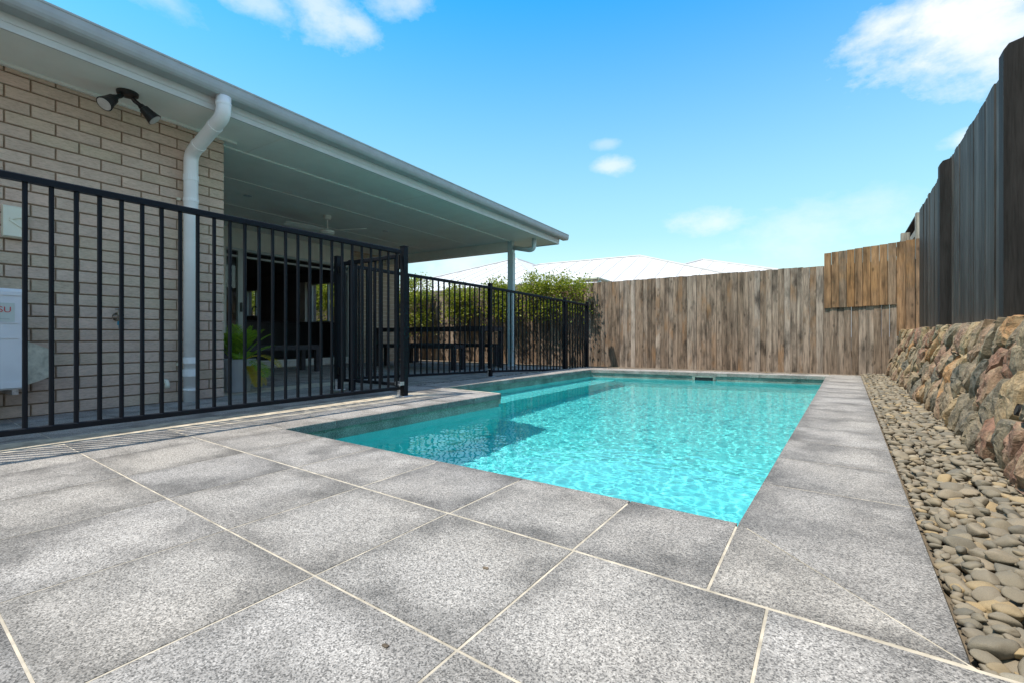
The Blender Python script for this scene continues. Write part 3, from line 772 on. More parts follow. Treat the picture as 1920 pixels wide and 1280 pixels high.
# neighbour's fence beyond the corner
nf = thing('boundary_fence', P(1.8, 20, 0), 'grey timber fence with post and rail beyond the far corner', 'fence')
build(MB().box(1.56*H, 1.74*H, 16.28*H, 16.50*H, -.1*H, 4.30*H), 'post', M['post_timber'], nf)
build(MB().box(1.36*H, 1.56*H, 17.6*H, 17.8*H, -.1*H, 4.02*H), 'post', M['post_timber'], nf)
for k in range(48):
    yv = 16.55+.19*k
    board(nf, M['paling'], ((1.80+.02*k*.19)*H, (yv+.095)*H), (0, 1), (-1, 0), .185*H, 0, (4.35 + (0.0 if k < 4 else .05))*H+rnd.uniform(-.006, .006), .015)
build(MB().box(1.70*H, 1.785*H, 17.5*H, 25.6*H, 3.95*H, 4.13*H), 'rail', M['post_timber'], nf)
build(MB().box(1.66*H, 1.90*H, 17.4*H, 25.6*H, 4.42*H, 4.47*H), 'capping', M['charcoal_post'], nf)

# ------------------------------------------------------------------ black tubular pool fences
def tube_fence(root, a, b, zb_, zt_, pitch, first=.5, offz=(0, 0), rail_d=.03, bal=.0095):
    """panel from a to b (camera heights): rails and one object per baluster"""
    a2, b2 = Vector((a[0]*H, a[1]*H)), Vector((b[0]*H, b[1]*H)); d = (b2-a2); L = d.length; d /= L; nrm = Vector((d.y, -d.x))
    def railm(z, hgt, dep, name, lip=False):
        z0a, z0b = z*H+offz[0]*H, z*H+offz[1]*H
        pr = [(-dep/2, 0), (dep/2, 0), (dep/2, hgt*.85), (dep/2-.004, hgt), (-dep/2+.004, hgt), (-dep/2, hgt*.85)]
        mb = MB().prism(pr, lambda s, h: (*(a2+nrm*s), z0a+h), lambda s, h: (*(b2+nrm*s), z0b+h))
        return build(mb, name, M['black'], root)
    railm(zt_-.065, .034, rail_d+.008, 'top_rail'); railm(zb_, .029, rail_d, 'bottom_rail')
    n = int((L/H-first*pitch)/pitch)+1; proto = None
    for k in range(n):
        s = (first*pitch + k*pitch)*H
        if s > L-.02: break
        c = a2+d*s; fz = s/L; dz = offz[0]+(offz[1]-offz[0])*fz; zz0 = (zb_+.04+dz)*H; hgt = (zt_-.05-zb_-.03)*H
        if proto is None:
            r = bal; q = r*.55
            pr = [(-r, -q), (-q, -r), (q, -r), (r, -q), (r, q), (q, r), (-q, r), (-r, q)]
            mb = MB().prism(pr, lambda x, y: (c.x+d.x*x+nrm.x*y, c.y+d.y*x+nrm.y*y, zz0), lambda x, y: (c.x+d.x*x+nrm.x*y, c.y+d.y*x+nrm.y*y, zz0+hgt))
            proto = build(mb, 'baluster', M['black'], root, (c.x, c.y, zz0))
        else: again(proto, (c.x, c.y, zz0), root)
def fpost(root, c, zt_, ang, s=.05, z0=0.0, plate=True):
    M_ = Matrix.Translation((c[0]*H, c[1]*H, z0)) @ Matrix.Rotation(ang, 4, 'Z'); h = s/2
    mb = MB(M_); zt2 = zt_*H-z0
    pr = [(-h, -h), (h, -h), (h, h), (-h, h)]
    mb.slab(pr, 0.004, zt2, .003)
    po = build(mb, 'post', M['black'], root, (c[0]*H, c[1]*H, z0))
    build(MB(M_).slab([(-h-.003, -h-.003), (h+.003, -h-.003), (h+.003, h+.003), (-h-.003, h+.003)], zt2+.0005, zt2+.009, .003), 'post_cap', M['black'], po)
    if plate: build(MB(M_).slab([(-.055, -.055), (.055, -.055), (.055, .055), (-.055, .055)], .0005, .007, .002), 'base_plate', M['galv'], po)
    return po
FA = (-6.03, -1.6); FB = (-6.105, 5.30)
nfence = thing('pool_fence', P(-6.07, 2, 0), 'near black tubular pool fence panel in front of the brick wall', 'fence', 'black tubular pool fences')
# panel aligned so that a baluster stands at each measured place
tube_fence(nfence, FA, FB, .125, 2.47, .1742, first=((.87+1.6) % .1742)/.1742)
pB = fpost(nfence, (-6.10, 5.385), 2.53, .02)
fpost(nfence, (-6.03, -1.7), 2.53, .02)
# galvanised foot bracket at the gate end
br = MB(Matrix.Translation(P(-6.10, 5.385, 0)))
br.box(-.034, .034, -.075, -.029, .105, .112); br.box(-.034, -.028, -.075, -.029, .1125, .137); br.box(.028, .034, -.075, -.029, .1125, .137); br.box(-.012, .012, -.066, -.056, .008, .1045); br.box(-.045, .045, -.10, -.06, .0005, .006)
build(br, 'foot_bracket', M['galv'], nfence)

gate = thing('pool_gate', P(-7.0, 5.35, 0), 'black tubular pool gate between two posts at the patio entrance', 'gate')
tube_fence(gate, (-7.78, 5.325), (-6.24, 5.375), .17, 2.42, .172, first=.55)
for xg, yg in ((-7.765, 5.326), (-6.255, 5.374)):
    build(MB().box(xg*H-.013, xg*H+.013, yg*H-.013, yg*H+.013, .228*H, 2.355*H), 'stile', M['black'], gate)
lt = MB().box(-6.215*H, -6.16*H, 5.33*H, 5.42*H, 2.16*H, 2.40*H)
build(lt, 'latch', M['blackplastic'], gate)
for z in (.3, 2.2): build(MB().box(-7.845*H, -7.80*H, 5.28*H, 5.37*H, z*H, (z+.14)*H), 'hinge', M['blackplastic'], gate)
gp = fpost(gate, (-7.90, 5.32), 2.53, .0)
build(MB().box(-7.90*H+.030, -7.90*H+.046, 5.32*H-.052, 5.32*H-.034, .008, .115), 'stay_bracket', M['galv'], gp)

ff = thing('pool_fence', P(-7.6, 10, 0), 'long black tubular pool fence along the far left pool edge', 'fence', 'black tubular pool fences')
ffp = [(-7.87, 5.62), (-7.60, 9.66), (-7.34, 13.23), (-7.30, 14.75)]
ftop = [2.43, 2.34, 2.20, 2.15]
for k in range(3):
    a, b = ffp[k], ffp[k+1]; d = Vector((b[0]-a[0], b[1]-a[1])).normalized()*.05
    tube_fence(ff, (a[0]+d.x, a[1]+d.y), (b[0]-d.x, b[1]-d.y), .17, 2.42, .1742, first=.6, offz=(ftop[k]-2.43, ftop[k+1]-2.43))
for k, (c, zt) in enumerate(zip(ffp, ftop)):
    fpost(ff, c, zt+.06, .03, z0=(-.02 if k else zp))
br = MB(Matrix.Translation(P(-7.60, 9.66, 0)))
br.box(-.034, .034, -.085, -.030, .09, .097); br.box(-.012, .012, -.066, -.056, -.012, .0895); br.box(-.05, .05, -.11, -.058, -.019, -.013)
build(br, 'foot_bracket', M['galv'], ff)

# ------------------------------------------------------------------ house
house = thing('brick_house', hw(0, 0, 0), 'beige brick house with grey gutter and covered patio left of the pool', 'house')
ZS = 4.526
# near brick wall: mortar core + bricks
wall = build(MB(MH).box(-.44*H, -.012, -5.6*H, -.012, -.16*H, ZS*H-.002), 'wall', M['mortar'], house, hw(0, 0, 0))
BL, BH, J = .49*H, .166*H, .010
crs = int((ZS+.06)/.166)
protoF = protoH = None
for cidx in range(crs+1):
    z0 = -.055*H + cidx*BH + J*.5; z1 = min(z0+BH-J, ZS*H-.004)
    if z1-z0 < .02: continue
    ye = 0.0; first = True
    while ye > -2.95*H-.6:
        ln = BL*.5 if (first and cidx % 2 == 1) else BL
        ya, yb_ = ye-ln+J*.5, ye-(0 if first else J*.5); dx = rnd.uniform(-.0012, .0012)
        mb = MB(MH)
        c_ = .003
        x0_, x1_ = -.09, dx
        mb.add([(x0_, ya, z0), (x0_, yb_, z0), (x0_, yb_, z1), (x0_, ya, z1), (x1_-c_, ya, z0), (x1_-c_, yb_, z0), (x1_-c_, yb_, z1), (x1_-c_, ya, z1),
                (x1_, ya+c_, z0+c_), (x1_, yb_-c_, z0+c_), (x1_, yb_-c_, z1-c_), (x1_, ya+c_, z1-c_)],
               [(0, 1, 5, 4), (1, 2, 6, 5), (2, 3, 7, 6), (3, 0, 4, 7), (4, 5, 9, 8), (5, 6, 10, 9), (6, 7, 11, 10), (7, 4, 8, 11), (8, 9, 10, 11)])
        build(mb, 'brick', M['brick'], wall, MH @ Vector((0, (ya+yb_)/2, z0)))
        ye -= ln; first = False
# side return of the near wall, and patio rear wall with the doorway
side = build(MB(MH).box(-6.78*H, -.445*H, -.44*H, -.002, -.16*H, ZS*H-.002), 'wall', M['mortar'], house)
XR = -6.76
dy0, dy1, dzh, dzs = 3.45, 8.30, 3.80, .20
rw = MB(MH)
rw.box((XR-.4)*H, XR*H, -.0*H, dy0*H, -.16*H, ZS*H-.002); rw.box((XR-.4)*H, (XR)*H-.012, dy1*H, 10.8*H, -.16*H, ZS*H-.002)
rw.box((XR-.4)*H, (XR)*H, dy0*H+.001, dy1*H-.001, (dzh+.08)*H, ZS*H-.002); rw.box((XR-.4)*H, XR*H-.02, dy0*H+.001, dy1*H-.001, -.16*H, dzs*H-.03)
build(rw, 'rear_wall', M['render'], house)
# bricks right of the door (too small to pick apart): real geometry, one part
bb = MB(MH); bc = MB(MH)
for cidx in range(int((ZS+.05)/.166)+1):
    z0 = -.05*H+cidx*BH+.005; z1 = min(z0+BH-J, ZS*H-.006); ye = dy1*H - (BL*.5 if cidx % 2 else 0)
    while ye < 10.8*H:
        ya, yb_ = max(ye, dy1*H)+.005, min(ye+BL, 10.8*H)-.005
        if yb_-ya > .02: bb.box(XR*H-.03, XR*H+rnd.uniform(-.001, .001), ya, yb_, z0, z1)
        ye += BL
o = build(bb, 'bricks', M['brick'], house); o['kind'] = 'stuff'
# door sill of upright bricks
sb = MB(MH); y_ = dy0*H
while y_ < dy1*H-.05: sb.box(XR*H-.018, XR*H+.02, y_+.004, y_+.084, (-.03)*H, (dzs-.05)*H); y_ += .088
build(sb, 'sill_bricks', M['sillw'], house)['kind'] = 'stuff'
build(MB(MH).box((XR-.1)*H, XR*H+.035, dy0*H, dy1*H, (dzs-.045)*H, (dzs+.02)*H), 'door_sill', M['sillw'], house)
# sliding door
sd = build(MB(MH).box((XR-.22)*H, (XR-.02)*H, dy0*H, dy1*H, (dzh)*H, (dzh+.075)*H), 'sliding_door', M['frame'], house)
def fr(name, y0_, y1_, z0_, z1_, x0_=-.2, x1_=-.06, mat='frame', par=None): return build(MB(MH).box((XR+x0_)*H, (XR+x1_)*H, y0_*H, y1_*H, z0_*H, z1_*H), name, M[mat], par or sd)
fr('jamb', dy1-.08, dy1-.003, dzs+.03, dzh-.003); fr('jamb', dy0+.003, dy0+.06, dzs+.03, dzh-.003)
fr('stile', 3.86, 4.05, dzs+.03, dzh-.003, -.16, -.04); 
hd_ = fr('handle', 3.93, 3.98, 1.82, 2.12, -.038, .015, 'blackplastic')
fr('track', dy0+.07, dy1-.09, dzh-.20, dzh-.14, -.19, -.07)
fr('glass_pane', dy0+.07, 3.85, dzs+.06, dzh-.01, -.13, -.115, 'glassdark')
# room behind
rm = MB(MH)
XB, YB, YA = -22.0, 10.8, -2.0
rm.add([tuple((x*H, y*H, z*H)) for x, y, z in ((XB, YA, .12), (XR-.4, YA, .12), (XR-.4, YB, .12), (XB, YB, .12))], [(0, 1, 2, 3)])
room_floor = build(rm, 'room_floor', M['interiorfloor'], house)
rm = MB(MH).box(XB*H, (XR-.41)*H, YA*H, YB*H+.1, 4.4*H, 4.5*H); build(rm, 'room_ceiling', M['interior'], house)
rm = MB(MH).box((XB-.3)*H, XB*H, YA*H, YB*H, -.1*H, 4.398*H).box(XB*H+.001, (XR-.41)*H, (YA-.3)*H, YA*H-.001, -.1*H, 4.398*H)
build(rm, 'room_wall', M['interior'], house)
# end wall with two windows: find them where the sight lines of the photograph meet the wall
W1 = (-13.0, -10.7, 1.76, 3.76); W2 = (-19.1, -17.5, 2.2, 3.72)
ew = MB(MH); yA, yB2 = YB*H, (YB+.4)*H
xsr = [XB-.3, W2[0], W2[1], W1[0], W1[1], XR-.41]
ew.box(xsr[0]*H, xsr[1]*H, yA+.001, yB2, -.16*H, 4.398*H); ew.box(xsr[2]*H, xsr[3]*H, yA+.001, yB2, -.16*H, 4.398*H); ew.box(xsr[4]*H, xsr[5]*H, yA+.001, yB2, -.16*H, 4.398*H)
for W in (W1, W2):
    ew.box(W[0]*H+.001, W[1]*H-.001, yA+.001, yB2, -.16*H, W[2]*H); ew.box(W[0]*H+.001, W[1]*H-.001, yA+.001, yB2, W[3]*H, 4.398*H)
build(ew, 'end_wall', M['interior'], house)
for W in (W1, W2):
    wf_ = MB(MH); t_ = .05*H; xm = (W[0]*.42+W[1]*.58)*H
    for (a, b, c_, d) in ((W[0]*H+.002, W[0]*H+t_, W[2]*H+.002, W[3]*H-.002), (W[1]*H-t_, W[1]*H-.002, W[2]*H+.002, W[3]*H-.002), (xm-.02, xm+.02, W[2]*H+t_+.001, W[3]*H-t_-.001)):
        wf_.box(a, b, yA+.05, yA+.10, c_, d)
    wf_.box(W[0]*H+t_+.001, W[1]*H-t_-.001, yA+.05, yA+.10, W[2]*H+.002, W[2]*H+t_); wf_.box(W[0]*H+t_+.001, W[1]*H-t_-.001, yA+.05, yA+.10, W[3]*H-t_, W[3]*H-.002)
    wo_ = build(wf_, 'window', M['frame'], house)
    build(MB(MH).box(W[0]*H+t_, W[1]*H-t_, yA+.07, yA+.075, W[2]*H+t_, W[3]*H-t_), 'pane', M['glassdark'], wo_)
build(MB(MH).box(-13.55*H, -13.1*H, YB*H-.10, YB*H-.02, 1.6*H, 3.85*H), 'curtain', M['render'], house)
# soffit, battens, fascia, gutter, roof
RE = 11.55
sof = build(MB(MH).box((XR-.0)*H+.001, .995*H, -6.5*H, (RE-.02)*H, ZS*H, ZS*H+.012), 'soffit', M['soffit'], house)
for xb_, zz in ((-.30, .016), (-2.02, .006), (-4.17, .006)):
    build(MB(MH).box((xb_-.02)*H, (xb_+.02)*H, .003, 10.15*H, ZS*H-zz, ZS*H-.0005), 'batten', M['soffit'], sof)
build(MB(MH).box(.001, .026, -5.6*H, .20*H, ZS*H-.022, ZS*H-.0005), 'bead', M['soffit'], sof)
for yj in (.55, 4.4, 8.2): build(MB(MH).box(-.27*H, .98*H, yj*H-.010, yj*H+.010, ZS*H-.003, ZS*H-.0005), 'joint_strip', M['soffit'], sof)
fas = MB(MH); fx = 1.0*H
fas.box(fx, fx+.018, -6.5*H, RE*H, (ZS-.03)*H, (ZS+.30)*H); fas.box(fx+.0185, fx+.024, -6.5*H, RE*H, (ZS+.055)*H, (ZS+.30)*H); fas.box(-6.76*H, fx-.001, (RE-.018)*H, (RE+.018)*H, (ZS-.03)*H, (ZS+.30)*H)
build(fas, 'fascia', M['fascia'], house)
gx = fx+.026; gz = (ZS+.155)*H
gprof = [(0, 0), (.100, 0), (.113, .012), (.122, .032), (.126, .056), (.126, .092), (.131, .096), (.131, .108), (.124, .112), (.118, .106), (.118, .058), (.112, .036), (.104, .018), (.094, .010), (.006, .010), (.006, .10), (0, .10)]
gut = MB(MH).prism(gprof, lambda a, b: (gx+a, -6.5*H, gz+b), lambda a, b: (gx+a, (RE+.32)*H, gz+b))
gutter = build(gut, 'gutter', M['gutter'], house)
build(MB(MH).prism([(0, 0), (.100, 0), (.113, .012), (.122, .032), (.126, .056), (.126, .11), (0, .11)], lambda a, b: (gx+a-.001, (RE+.32)*H+.0005, gz+b+.001), lambda a, b: (gx+a-.001, (RE+.32)*H+.005, gz+b+.001)), 'gutter_end_cap', M['gutter'], gutter)
# roof: hip
ze = (ZS+.36)*H; xr = -9.5; zr = ze+ (10.4*H)*.36
rf = MB(MH)
e0, e1 = 1.03*H+.03, -20.0*H
pA, pB_, pC, pD = (e0, -12*H, ze), (e0, (RE+.05)*H, ze), (e1, (RE+.05)*H, ze), (e1, -12*H, ze); r0, r1 = (xr*H, -12*H, zr), (xr*H, (RE-10.5)*H, zr)
rf.add([pA, pB_, pC, pD, r0, r1], [(0, 1, 5, 4), (1, 2, 5), (2, 3, 4, 5), (0, 4, 3)])
rf.add([(x, y, z-.02) for x, y, z in (pA, pB_, pC, pD)], [(3, 2, 1, 0)])
build(rf, 'roof', M['roofmetal'], house)
# patio beam and post
build(MB(MH).box(-6.75*H, -.22*H, 10.22*H, 10.40*H, (4.165)*H, ZS*H-.002), 'beam', M['render'], house)
pp = MB(MH).slab([(-.40*H, 10.17*H), (-.21*H, 10.17*H), (-.21*H, 10.36*H), (-.40*H, 10.36*H)], zp, ZS*H-.001, .001)
post = build(pp, 'patio_post', M['postpaint'], house)
build(MB(MH).slab([(-.46*H, 10.11*H), (-.15*H, 10.11*H), (-.15*H, 10.42*H), (-.46*H, 10.42*H)], zp+.0005, zp+.02, .004), 'post_base', M['postpaint'], post)
# near downpipe
def arc(p0, p1, p2, n=6):
    p0, p1, p2 = map(Vector, (p0, p1, p2)); return [(p0*(1-s)**2 + p1*2*s*(1-s) + p2*s*s) for s in [i/n for i in range(n+1)]]
yd = -.60; rd = .055; xw = .085
q0, q1, q2, q3 = (xw, yd*H, -.03), (xw, yd*H, 4.02*H), (1.0*H+.095, yd*H, 4.40*H), (1.0*H+.095, yd*H, gz+.004)
V3 = lambda q: Vector(q)
pth = [V3(q0)] + arc(V3(q1)+Vector((0, 0, -.07)), q1, V3(q1).lerp(V3(q2), .14)) + arc(V3(q1).lerp(V3(q2), .86), q2, V3(q2)+Vector((0, 0, .065)), 7) + [V3(q3)]
dp = build(MB(MH).tube(pth, rd, 20), 'downpipe', M['pvc'], house, smooth=True)
def collar(p, d, r=rd+.004, l=.05): p = Vector(p); d = Vector(d).normalized()*l/2; return build(MB(MH).tube([p-d, p+d], r, 20), 'collar', M['pvc'], dp)
collar((xw, yd*H, 3.62*H), (0, 0, 1)); collar((xw, yd*H, 3.25*H), (0, 0, 1), rd+.004, .03); collar((xw, yd*H, .62*H), (0, 0, 1)); collar((xw, yd*H, .42*H), (0, 0, 1), rd+.006, .06); collar((xw, yd*H, .15*H), (0, 0, 1), rd+.004, .02)
collar(q3[:2]+(4.575*H,), (0, 0, 1), rd+.003, .02); collar(V3(q1).lerp(V3(q2), .74), V3(q2)-V3(q1), rd+.004, .03); collar(V3(q1).lerp(V3(q2), .24), V3(q2)-V3(q1), rd+.004, .03)
for zc in (3.27, .56):
    cl_ = MB(MH).box(.001, .02, yd*H-.078, yd*H-.052, zc*H-.011, zc*H+.011)
    build(cl_, 'wall_clip', M['cream'], dp)
# far downpipe elbow at the patio post
pth = [Vector(((-.205)*H, 10.27*H, 4.28*H))] + arc(Vector((.42*H, 10.27*H, 4.14*H)), Vector((.66*H, 10.27*H, 4.09*H)), Vector((.66*H, 10.27*H, 4.30*H))) + [Vector((.66*H, 10.27*H, ZS*H-.002))]
build(MB(MH).tube(pth, .042, 14), 'downpipe', M['postpaint'], house, smooth=True)
build(MB(MH).box(-.3*H+.054, -.3*H+.062, 10.18*H, 10.35*H, .5*H, 4.1*H), 'corner_strip', M['postpaint'], post)
for yl in (2.08, 6.65):
    dl = MB(MH).lathe((-3.0*H, yl*H, ZS*H-.006), [(.045, .0), (.052, .002), (.052, .0055)], 20); build(dl, 'downlight', M['galv'], sof)

# ------------------------------------------------------------------ fixtures on the house
cf = thing('ceiling_fan', hw(-2.95, 4.35, ZS), 'white three blade ceiling fan under the patio ceiling', 'ceiling fan')
c0 = Vector((-2.95*H, 4.35*H, ZS*H))
build(MB(MH).lathe(c0+Vector((0, 0, -.068)), [(.03, .0), (.052, .012), (.058, .05), (.058, .067)], 20), 'canopy', M['fan'], cf, smooth=False)
build(MB(MH).tube([c0+Vector((0, 0, -.0685)), c0+Vector((0, 0, -.20))], .011, 10), 'down_rod', M['fan'], cf)
build(MB(MH).lathe(c0+Vector((0, 0, -.295)), [(.03, .0), (.088, .008), (.108, .03), (.108, .055), (.06, .08), (.02, .0945)], 24), 'motor', M['fan'], cf)
for k, a in enumerate((R_(261), R_(21), R_(141))):
    Mb = MH @ Matrix.Translation(c0+Vector((0, 0, -.215-.012))) @ Matrix.Rotation(a, 4, 'Z') @ Matrix.Rotation(R_(16), 4, 'X')
    mb = MB(Mb); mb.slab([(.07, -.035), (.25, -.062), (.60, -.058), (.64, -.03), (.64, .03), (.60, .058), (.25, .062), (.07, .035)], -.004, .003, .001)
    build(mb, 'blade', M['fan'], cf)

fl = thing('floodlight', hw(.42, -1.45, ZS-.3), 'black twin spotlight fixed under the eave above the bricks', 'floodlight')
fc = Vector((.47*H, -1.56*H, ZS*H))
build(MB(MH).lathe(fc+Vector((0, 0, -.030)), [(.040, 0), (.066, .008), (.070, .0295)], 22), 'mount', M['blackplastic'], fl)
for sy, dx in ((-1, .05), (1, .10)):
    hc = fc+Vector((.0, sy*.045, -.035)); dirv = Vector((.18+dx, sy*.52, -.62)).normalized(); hd2 = hc+dirv*.05
    arm = build(MB(MH).tube([fc+Vector((0, sy*.03, -.031)), hc+Vector((0, 0, -.012)), hd2], [.014, .016, .015], 10), 'arm', M['blackplastic'], fl)
    sp = build(MB(MH).tube([hd2, hd2+dirv*.025, hd2+dirv*.03, hd2+dirv*.075, hd2+dirv*.125, hd2+dirv*.13], [.020, .026, .034, .040, .052, .053], 18, cap=True), 'spotlight', M['blackplastic'], fl)
    build(MB(MH).tube([hd2+dirv*.1302, hd2+dirv*.1325], .045, 18), 'lens', M['lens'], sp)

ac = thing('air_conditioner', hw(.3, -3.3, 0), 'white outdoor air conditioner unit against the brick wall', 'air conditioner')
ay1 = -2.63*H; ay0 = ay1-.80; ax0, ax1 = .09, .09+.24; az0, az1 = .37*H, 1.585*H
body = MB(MH).prism([(ax0, az0), (ax1-.012, az0), (ax1, az0+.012), (ax1, az1-.018), (ax1-.018, az1), (ax0, az1)], lambda a, b: (a, ay0, b), lambda a, b: (a, ay1, b))
acb = build(body, 'casing', M['acwhite'], ac)
for zz in (.51, .66, 1.0):
    zc = az0+(az1-az0)*zz; 
    if zz < .9: build(MB(MH).box(ax1+.0005, ax1+.004, ay0+.02, ay1-.035, zc-.003, zc+.003), 'panel_groove', M['acwhite'], ac)
build(MB(MH).box(ax1+.0005, ax1+.005, ay0+.02, ay1-.02, az1-.045, az1-.022), 'top_lip', M['acwhite'], ac)
build(MB(MH).box(ax1+.0005, ax1+.005, ay0+.02, ay1-.02, az0+.012, az0+.05), 'bottom_lip', M['acwhite'], ac)
lb = build(MB(MH).box(ax1+.0005, ax1+.0025, ay1-.32, ay1-.052, az0+.43, az0+.55), 'label_plate', M['labelgrey'], ac)
build(MB(MH).box(ax1+.003, ax1+.0036, ay1-.31, ay1-.075, az0+.447, az0+.449), 'label_line', M['greyprint'], lb)
def text_part(txt, size, mat, parent, origin, name):
    cu = bpy.data.curves.new(name, 'FONT'); cu.body = txt; cu.size = size; cu.extrude = .0004; cu.align_x = 'RIGHT'; cu.resolution_u = 3
    to = bpy.data.objects.new(name, cu); link(to)
    dg = bpy.context.evaluated_depsgraph_get(); me = bpy.data.meshes.new_from_object(to.evaluated_get(dg))
    mb = MB(MH)
    mb.add([(origin[0]+v.co.z, origin[1]+v.co.x, origin[2]+v.co.y) for v in me.vertices], [tuple(p.vertices) for p in me.polygons])
    bpy.data.objects.remove(to); bpy.data.curves.remove(cu); bpy.data.meshes.remove(me)
    return build(mb, name, mat, parent)
text_part('FUJITSU', .052, M['redprint'], lb, (ax1+.0032, ay1-.066, az0+.49), 'lettering')
cov = MB(MH).prism([(ay1+.0005, .38*H), (ay1+.0005, .98*H), (ay1+.155, .83*H), (ay1+.155, .50*H), (ay1+.10, .45*H)], lambda a, b: (.06, a, b), lambda a, b: (.21, a, b))
build(cov, 'pipe_cover', M['beige'], ac)
for ya_ in (ay1-.06, ay0+.03): build(MB(MH).box(.0, .31, ya_, ya_+.03, az0-.035, az0-.001), 'bracket', M['galv'], ac)
for ya_ in (ay1-.20, ay0+.17): build(MB(MH).box(.24, .27, ya_, ya_+.03, zp+.001, az0-.036), 'leg', M['blackplastic'], ac)

al_ = thing('siren_box', hw(.05, -2.6, 2.3), 'cream plastic box with a raised chevron on the brick wall', 'siren box')
by0, by1, bz0, bz1 = -2.72*H, -2.50*H, 2.28*H, 2.69*H
build(MB(MH).prism([(.001, bz0+.02), (.03, bz0), (.05, bz0+.01), (.045, bz1-.01), (.035, bz1), (.001, bz1)], lambda a, b: (a, by0, b), lambda a, b: (a, by1, b)), 'cover', M['cream'], al_)
def bar_on(y0_, z0_, y1_, z1_, wd_): d = Vector((0, y1_-y0_, z1_-z0_)).normalized(); n_ = Vector((0, -d.z, d.y))*wd_; a = Vector((.047, y0_, z0_)); b = Vector((.047, y1_, z1_)); e = Vector((.008, 0, 0)); return MB(MH).add([a-n_, b-n_, b+n_, a+n_, a-n_+e, b-n_+e, b+n_+e, a+n_+e], [(0, 3, 2, 1), (4, 5, 6, 7), (0, 1, 5, 4), (1, 2, 6, 5), (2, 3, 7, 6), (3, 0, 4, 7)])
ym, zm = by0+.030, bz0+.125
build(bar_on(ym, zm, by1-.012, zm+.03, .006), 'chevron', M['cream'], al_); build(bar_on(ym, zm-.004, by1-.012, zm-.06, .007), 'chevron', M['cream'], al_)
build(MB(MH).box(.0465, .0485, by0+.04, by0+.075, bz0+.026, bz0+.032), 'badge', M['greyprint'], al_)

tp = thing('garden_tap', hw(.05, -1.5, 1.25), 'metal garden tap with teal hose fitting on the brick wall', 'tap')
ty, tz = -1.53*H, 1.30*H
build(MB(MH).tube([(.001, ty, tz), (.008, ty, tz)], .034, 16), 'flange', M['chrome'], tp)
build(MB(MH).tube([(.0085, ty, tz), (.05, ty, tz), (.068, ty, tz-.012), (.072, ty, tz-.035)], [.014, .015, .014, .013], 12), 'spout', M['brass'], tp)
build(MB(MH).tube([(.045, ty, tz+.014), (.045, ty, tz+.055)], [.012, .008], 10), 'spindle', M['brass'], tp)
build(MB(MH).tube([(.045, ty-.026, tz+.06), (.045, ty+.026, tz+.06)], .006, 8).tube([(.019, ty, tz+.060), (.071, ty, tz+.060)], .006, 8), 'handle', M['brass'], tp)
build(MB(MH).tube([(.072, ty, tz-.0355), (.072, ty, tz-.065), (.072, ty, tz-.066), (.072, ty, tz-.092)], [.020, .021, .013, .012], 12), 'hose_fitting', M['tealplastic'], tp)

pe = thing('pipe_outlet', hw(.03, -.9, .2), 'small white pipe elbow near the bottom of the brick wall', 'pipe')
build(MB(MH).tube([(-.02, -.92*H, .30*H)] + arc((.03, -.92*H, .30*H), (.06, -.92*H, .30*H), (.06, -.92*H, .24*H)) + [(.06, -.92*H, .19*H)], .018, 12), 'elbow', M['cream'], pe, smooth=True)

# ------------------------------------------------------------------ patio furniture and pot
def slatted(name, label, cat, x0, x1, y0, y1, zt, leg, thick, group=None, along='x'):
    r = thing(name, P((x0+x1)/2, (y0+y1)/2, -.055), label, cat, group)
    X0, X1, Y0_, Y1_ = x0*H, x1*H, y0*H, y1*H; Z = zt*H
    if along == 'x':
        n = max(3, round((Y1_-Y0_)/.09)); wv_ = (Y1_-Y0_)/n
        for k in range(n): build(MB().box(X0, X1, Y0_+k*wv_+.003, Y0_+(k+1)*wv_-.003, Z-.022, Z), 'slat', M['darkwood'], r)
    else:
        n = max(3, round((X1-X0)/.09)); wv_ = (X1-X0)/n
        for k in range(n): build(MB().box(X0+k*wv_+.003, X0+(k+1)*wv_-.003, Y0_, Y1_, Z-.022, Z), 'slat', M['darkwood'], r)
    i = .004
    for a, b, c_, d in ((X0+leg+.001, X1-leg-.001, Y0_+i, Y0_+i+.022), (X0+leg+.001, X1-leg-.001, Y1_-i-.022, Y1_-i)): build(MB().box(a, b, c_, d, Z-.022-thick, Z-.0225), 'apron', M['darkwood'], r)
    for a, b, c_, d in ((X0+i, X0+i+.022, Y0_+leg+.001, Y1_-leg-.001), (X1-i-.022, X1-i, Y0_+leg+.001, Y1_-leg-.001)): build(MB().box(a, b, c_, d, Z-.022-thick, Z-.0225), 'apron', M['darkwood'], r)
    for a in (X0, X1-leg):
        for c_ in (Y0_, Y1_-leg): build(MB().box(a, a+leg, c_, c_+leg, zp+.001, Z-.0225), 'leg', M['darkwood'], r)
    return r
slatted('outdoor_table', 'long dark outdoor dining table on the patio between two benches', 'table', -15.3, -9.75, 11.95, 13.15, 1.36, .075, .06)
slatted('bench', 'dark bench on the pool side of the long patio table', 'bench', -14.1, -10.15, 11.02, 11.58, .76, .07, .045, 'dark patio benches')
slatted('bench', 'dark bench on the timber fence side of the long table', 'bench', -14.9, -10.3, 13.42, 13.85, .76, .07, .045, 'dark patio benches')
slatted('bench', 'dark low bench in front of the open sliding door', 'bench', -14.35, -13.4, 5.6, 8.4, .76, .07, .05, 'dark patio benches', 'y')

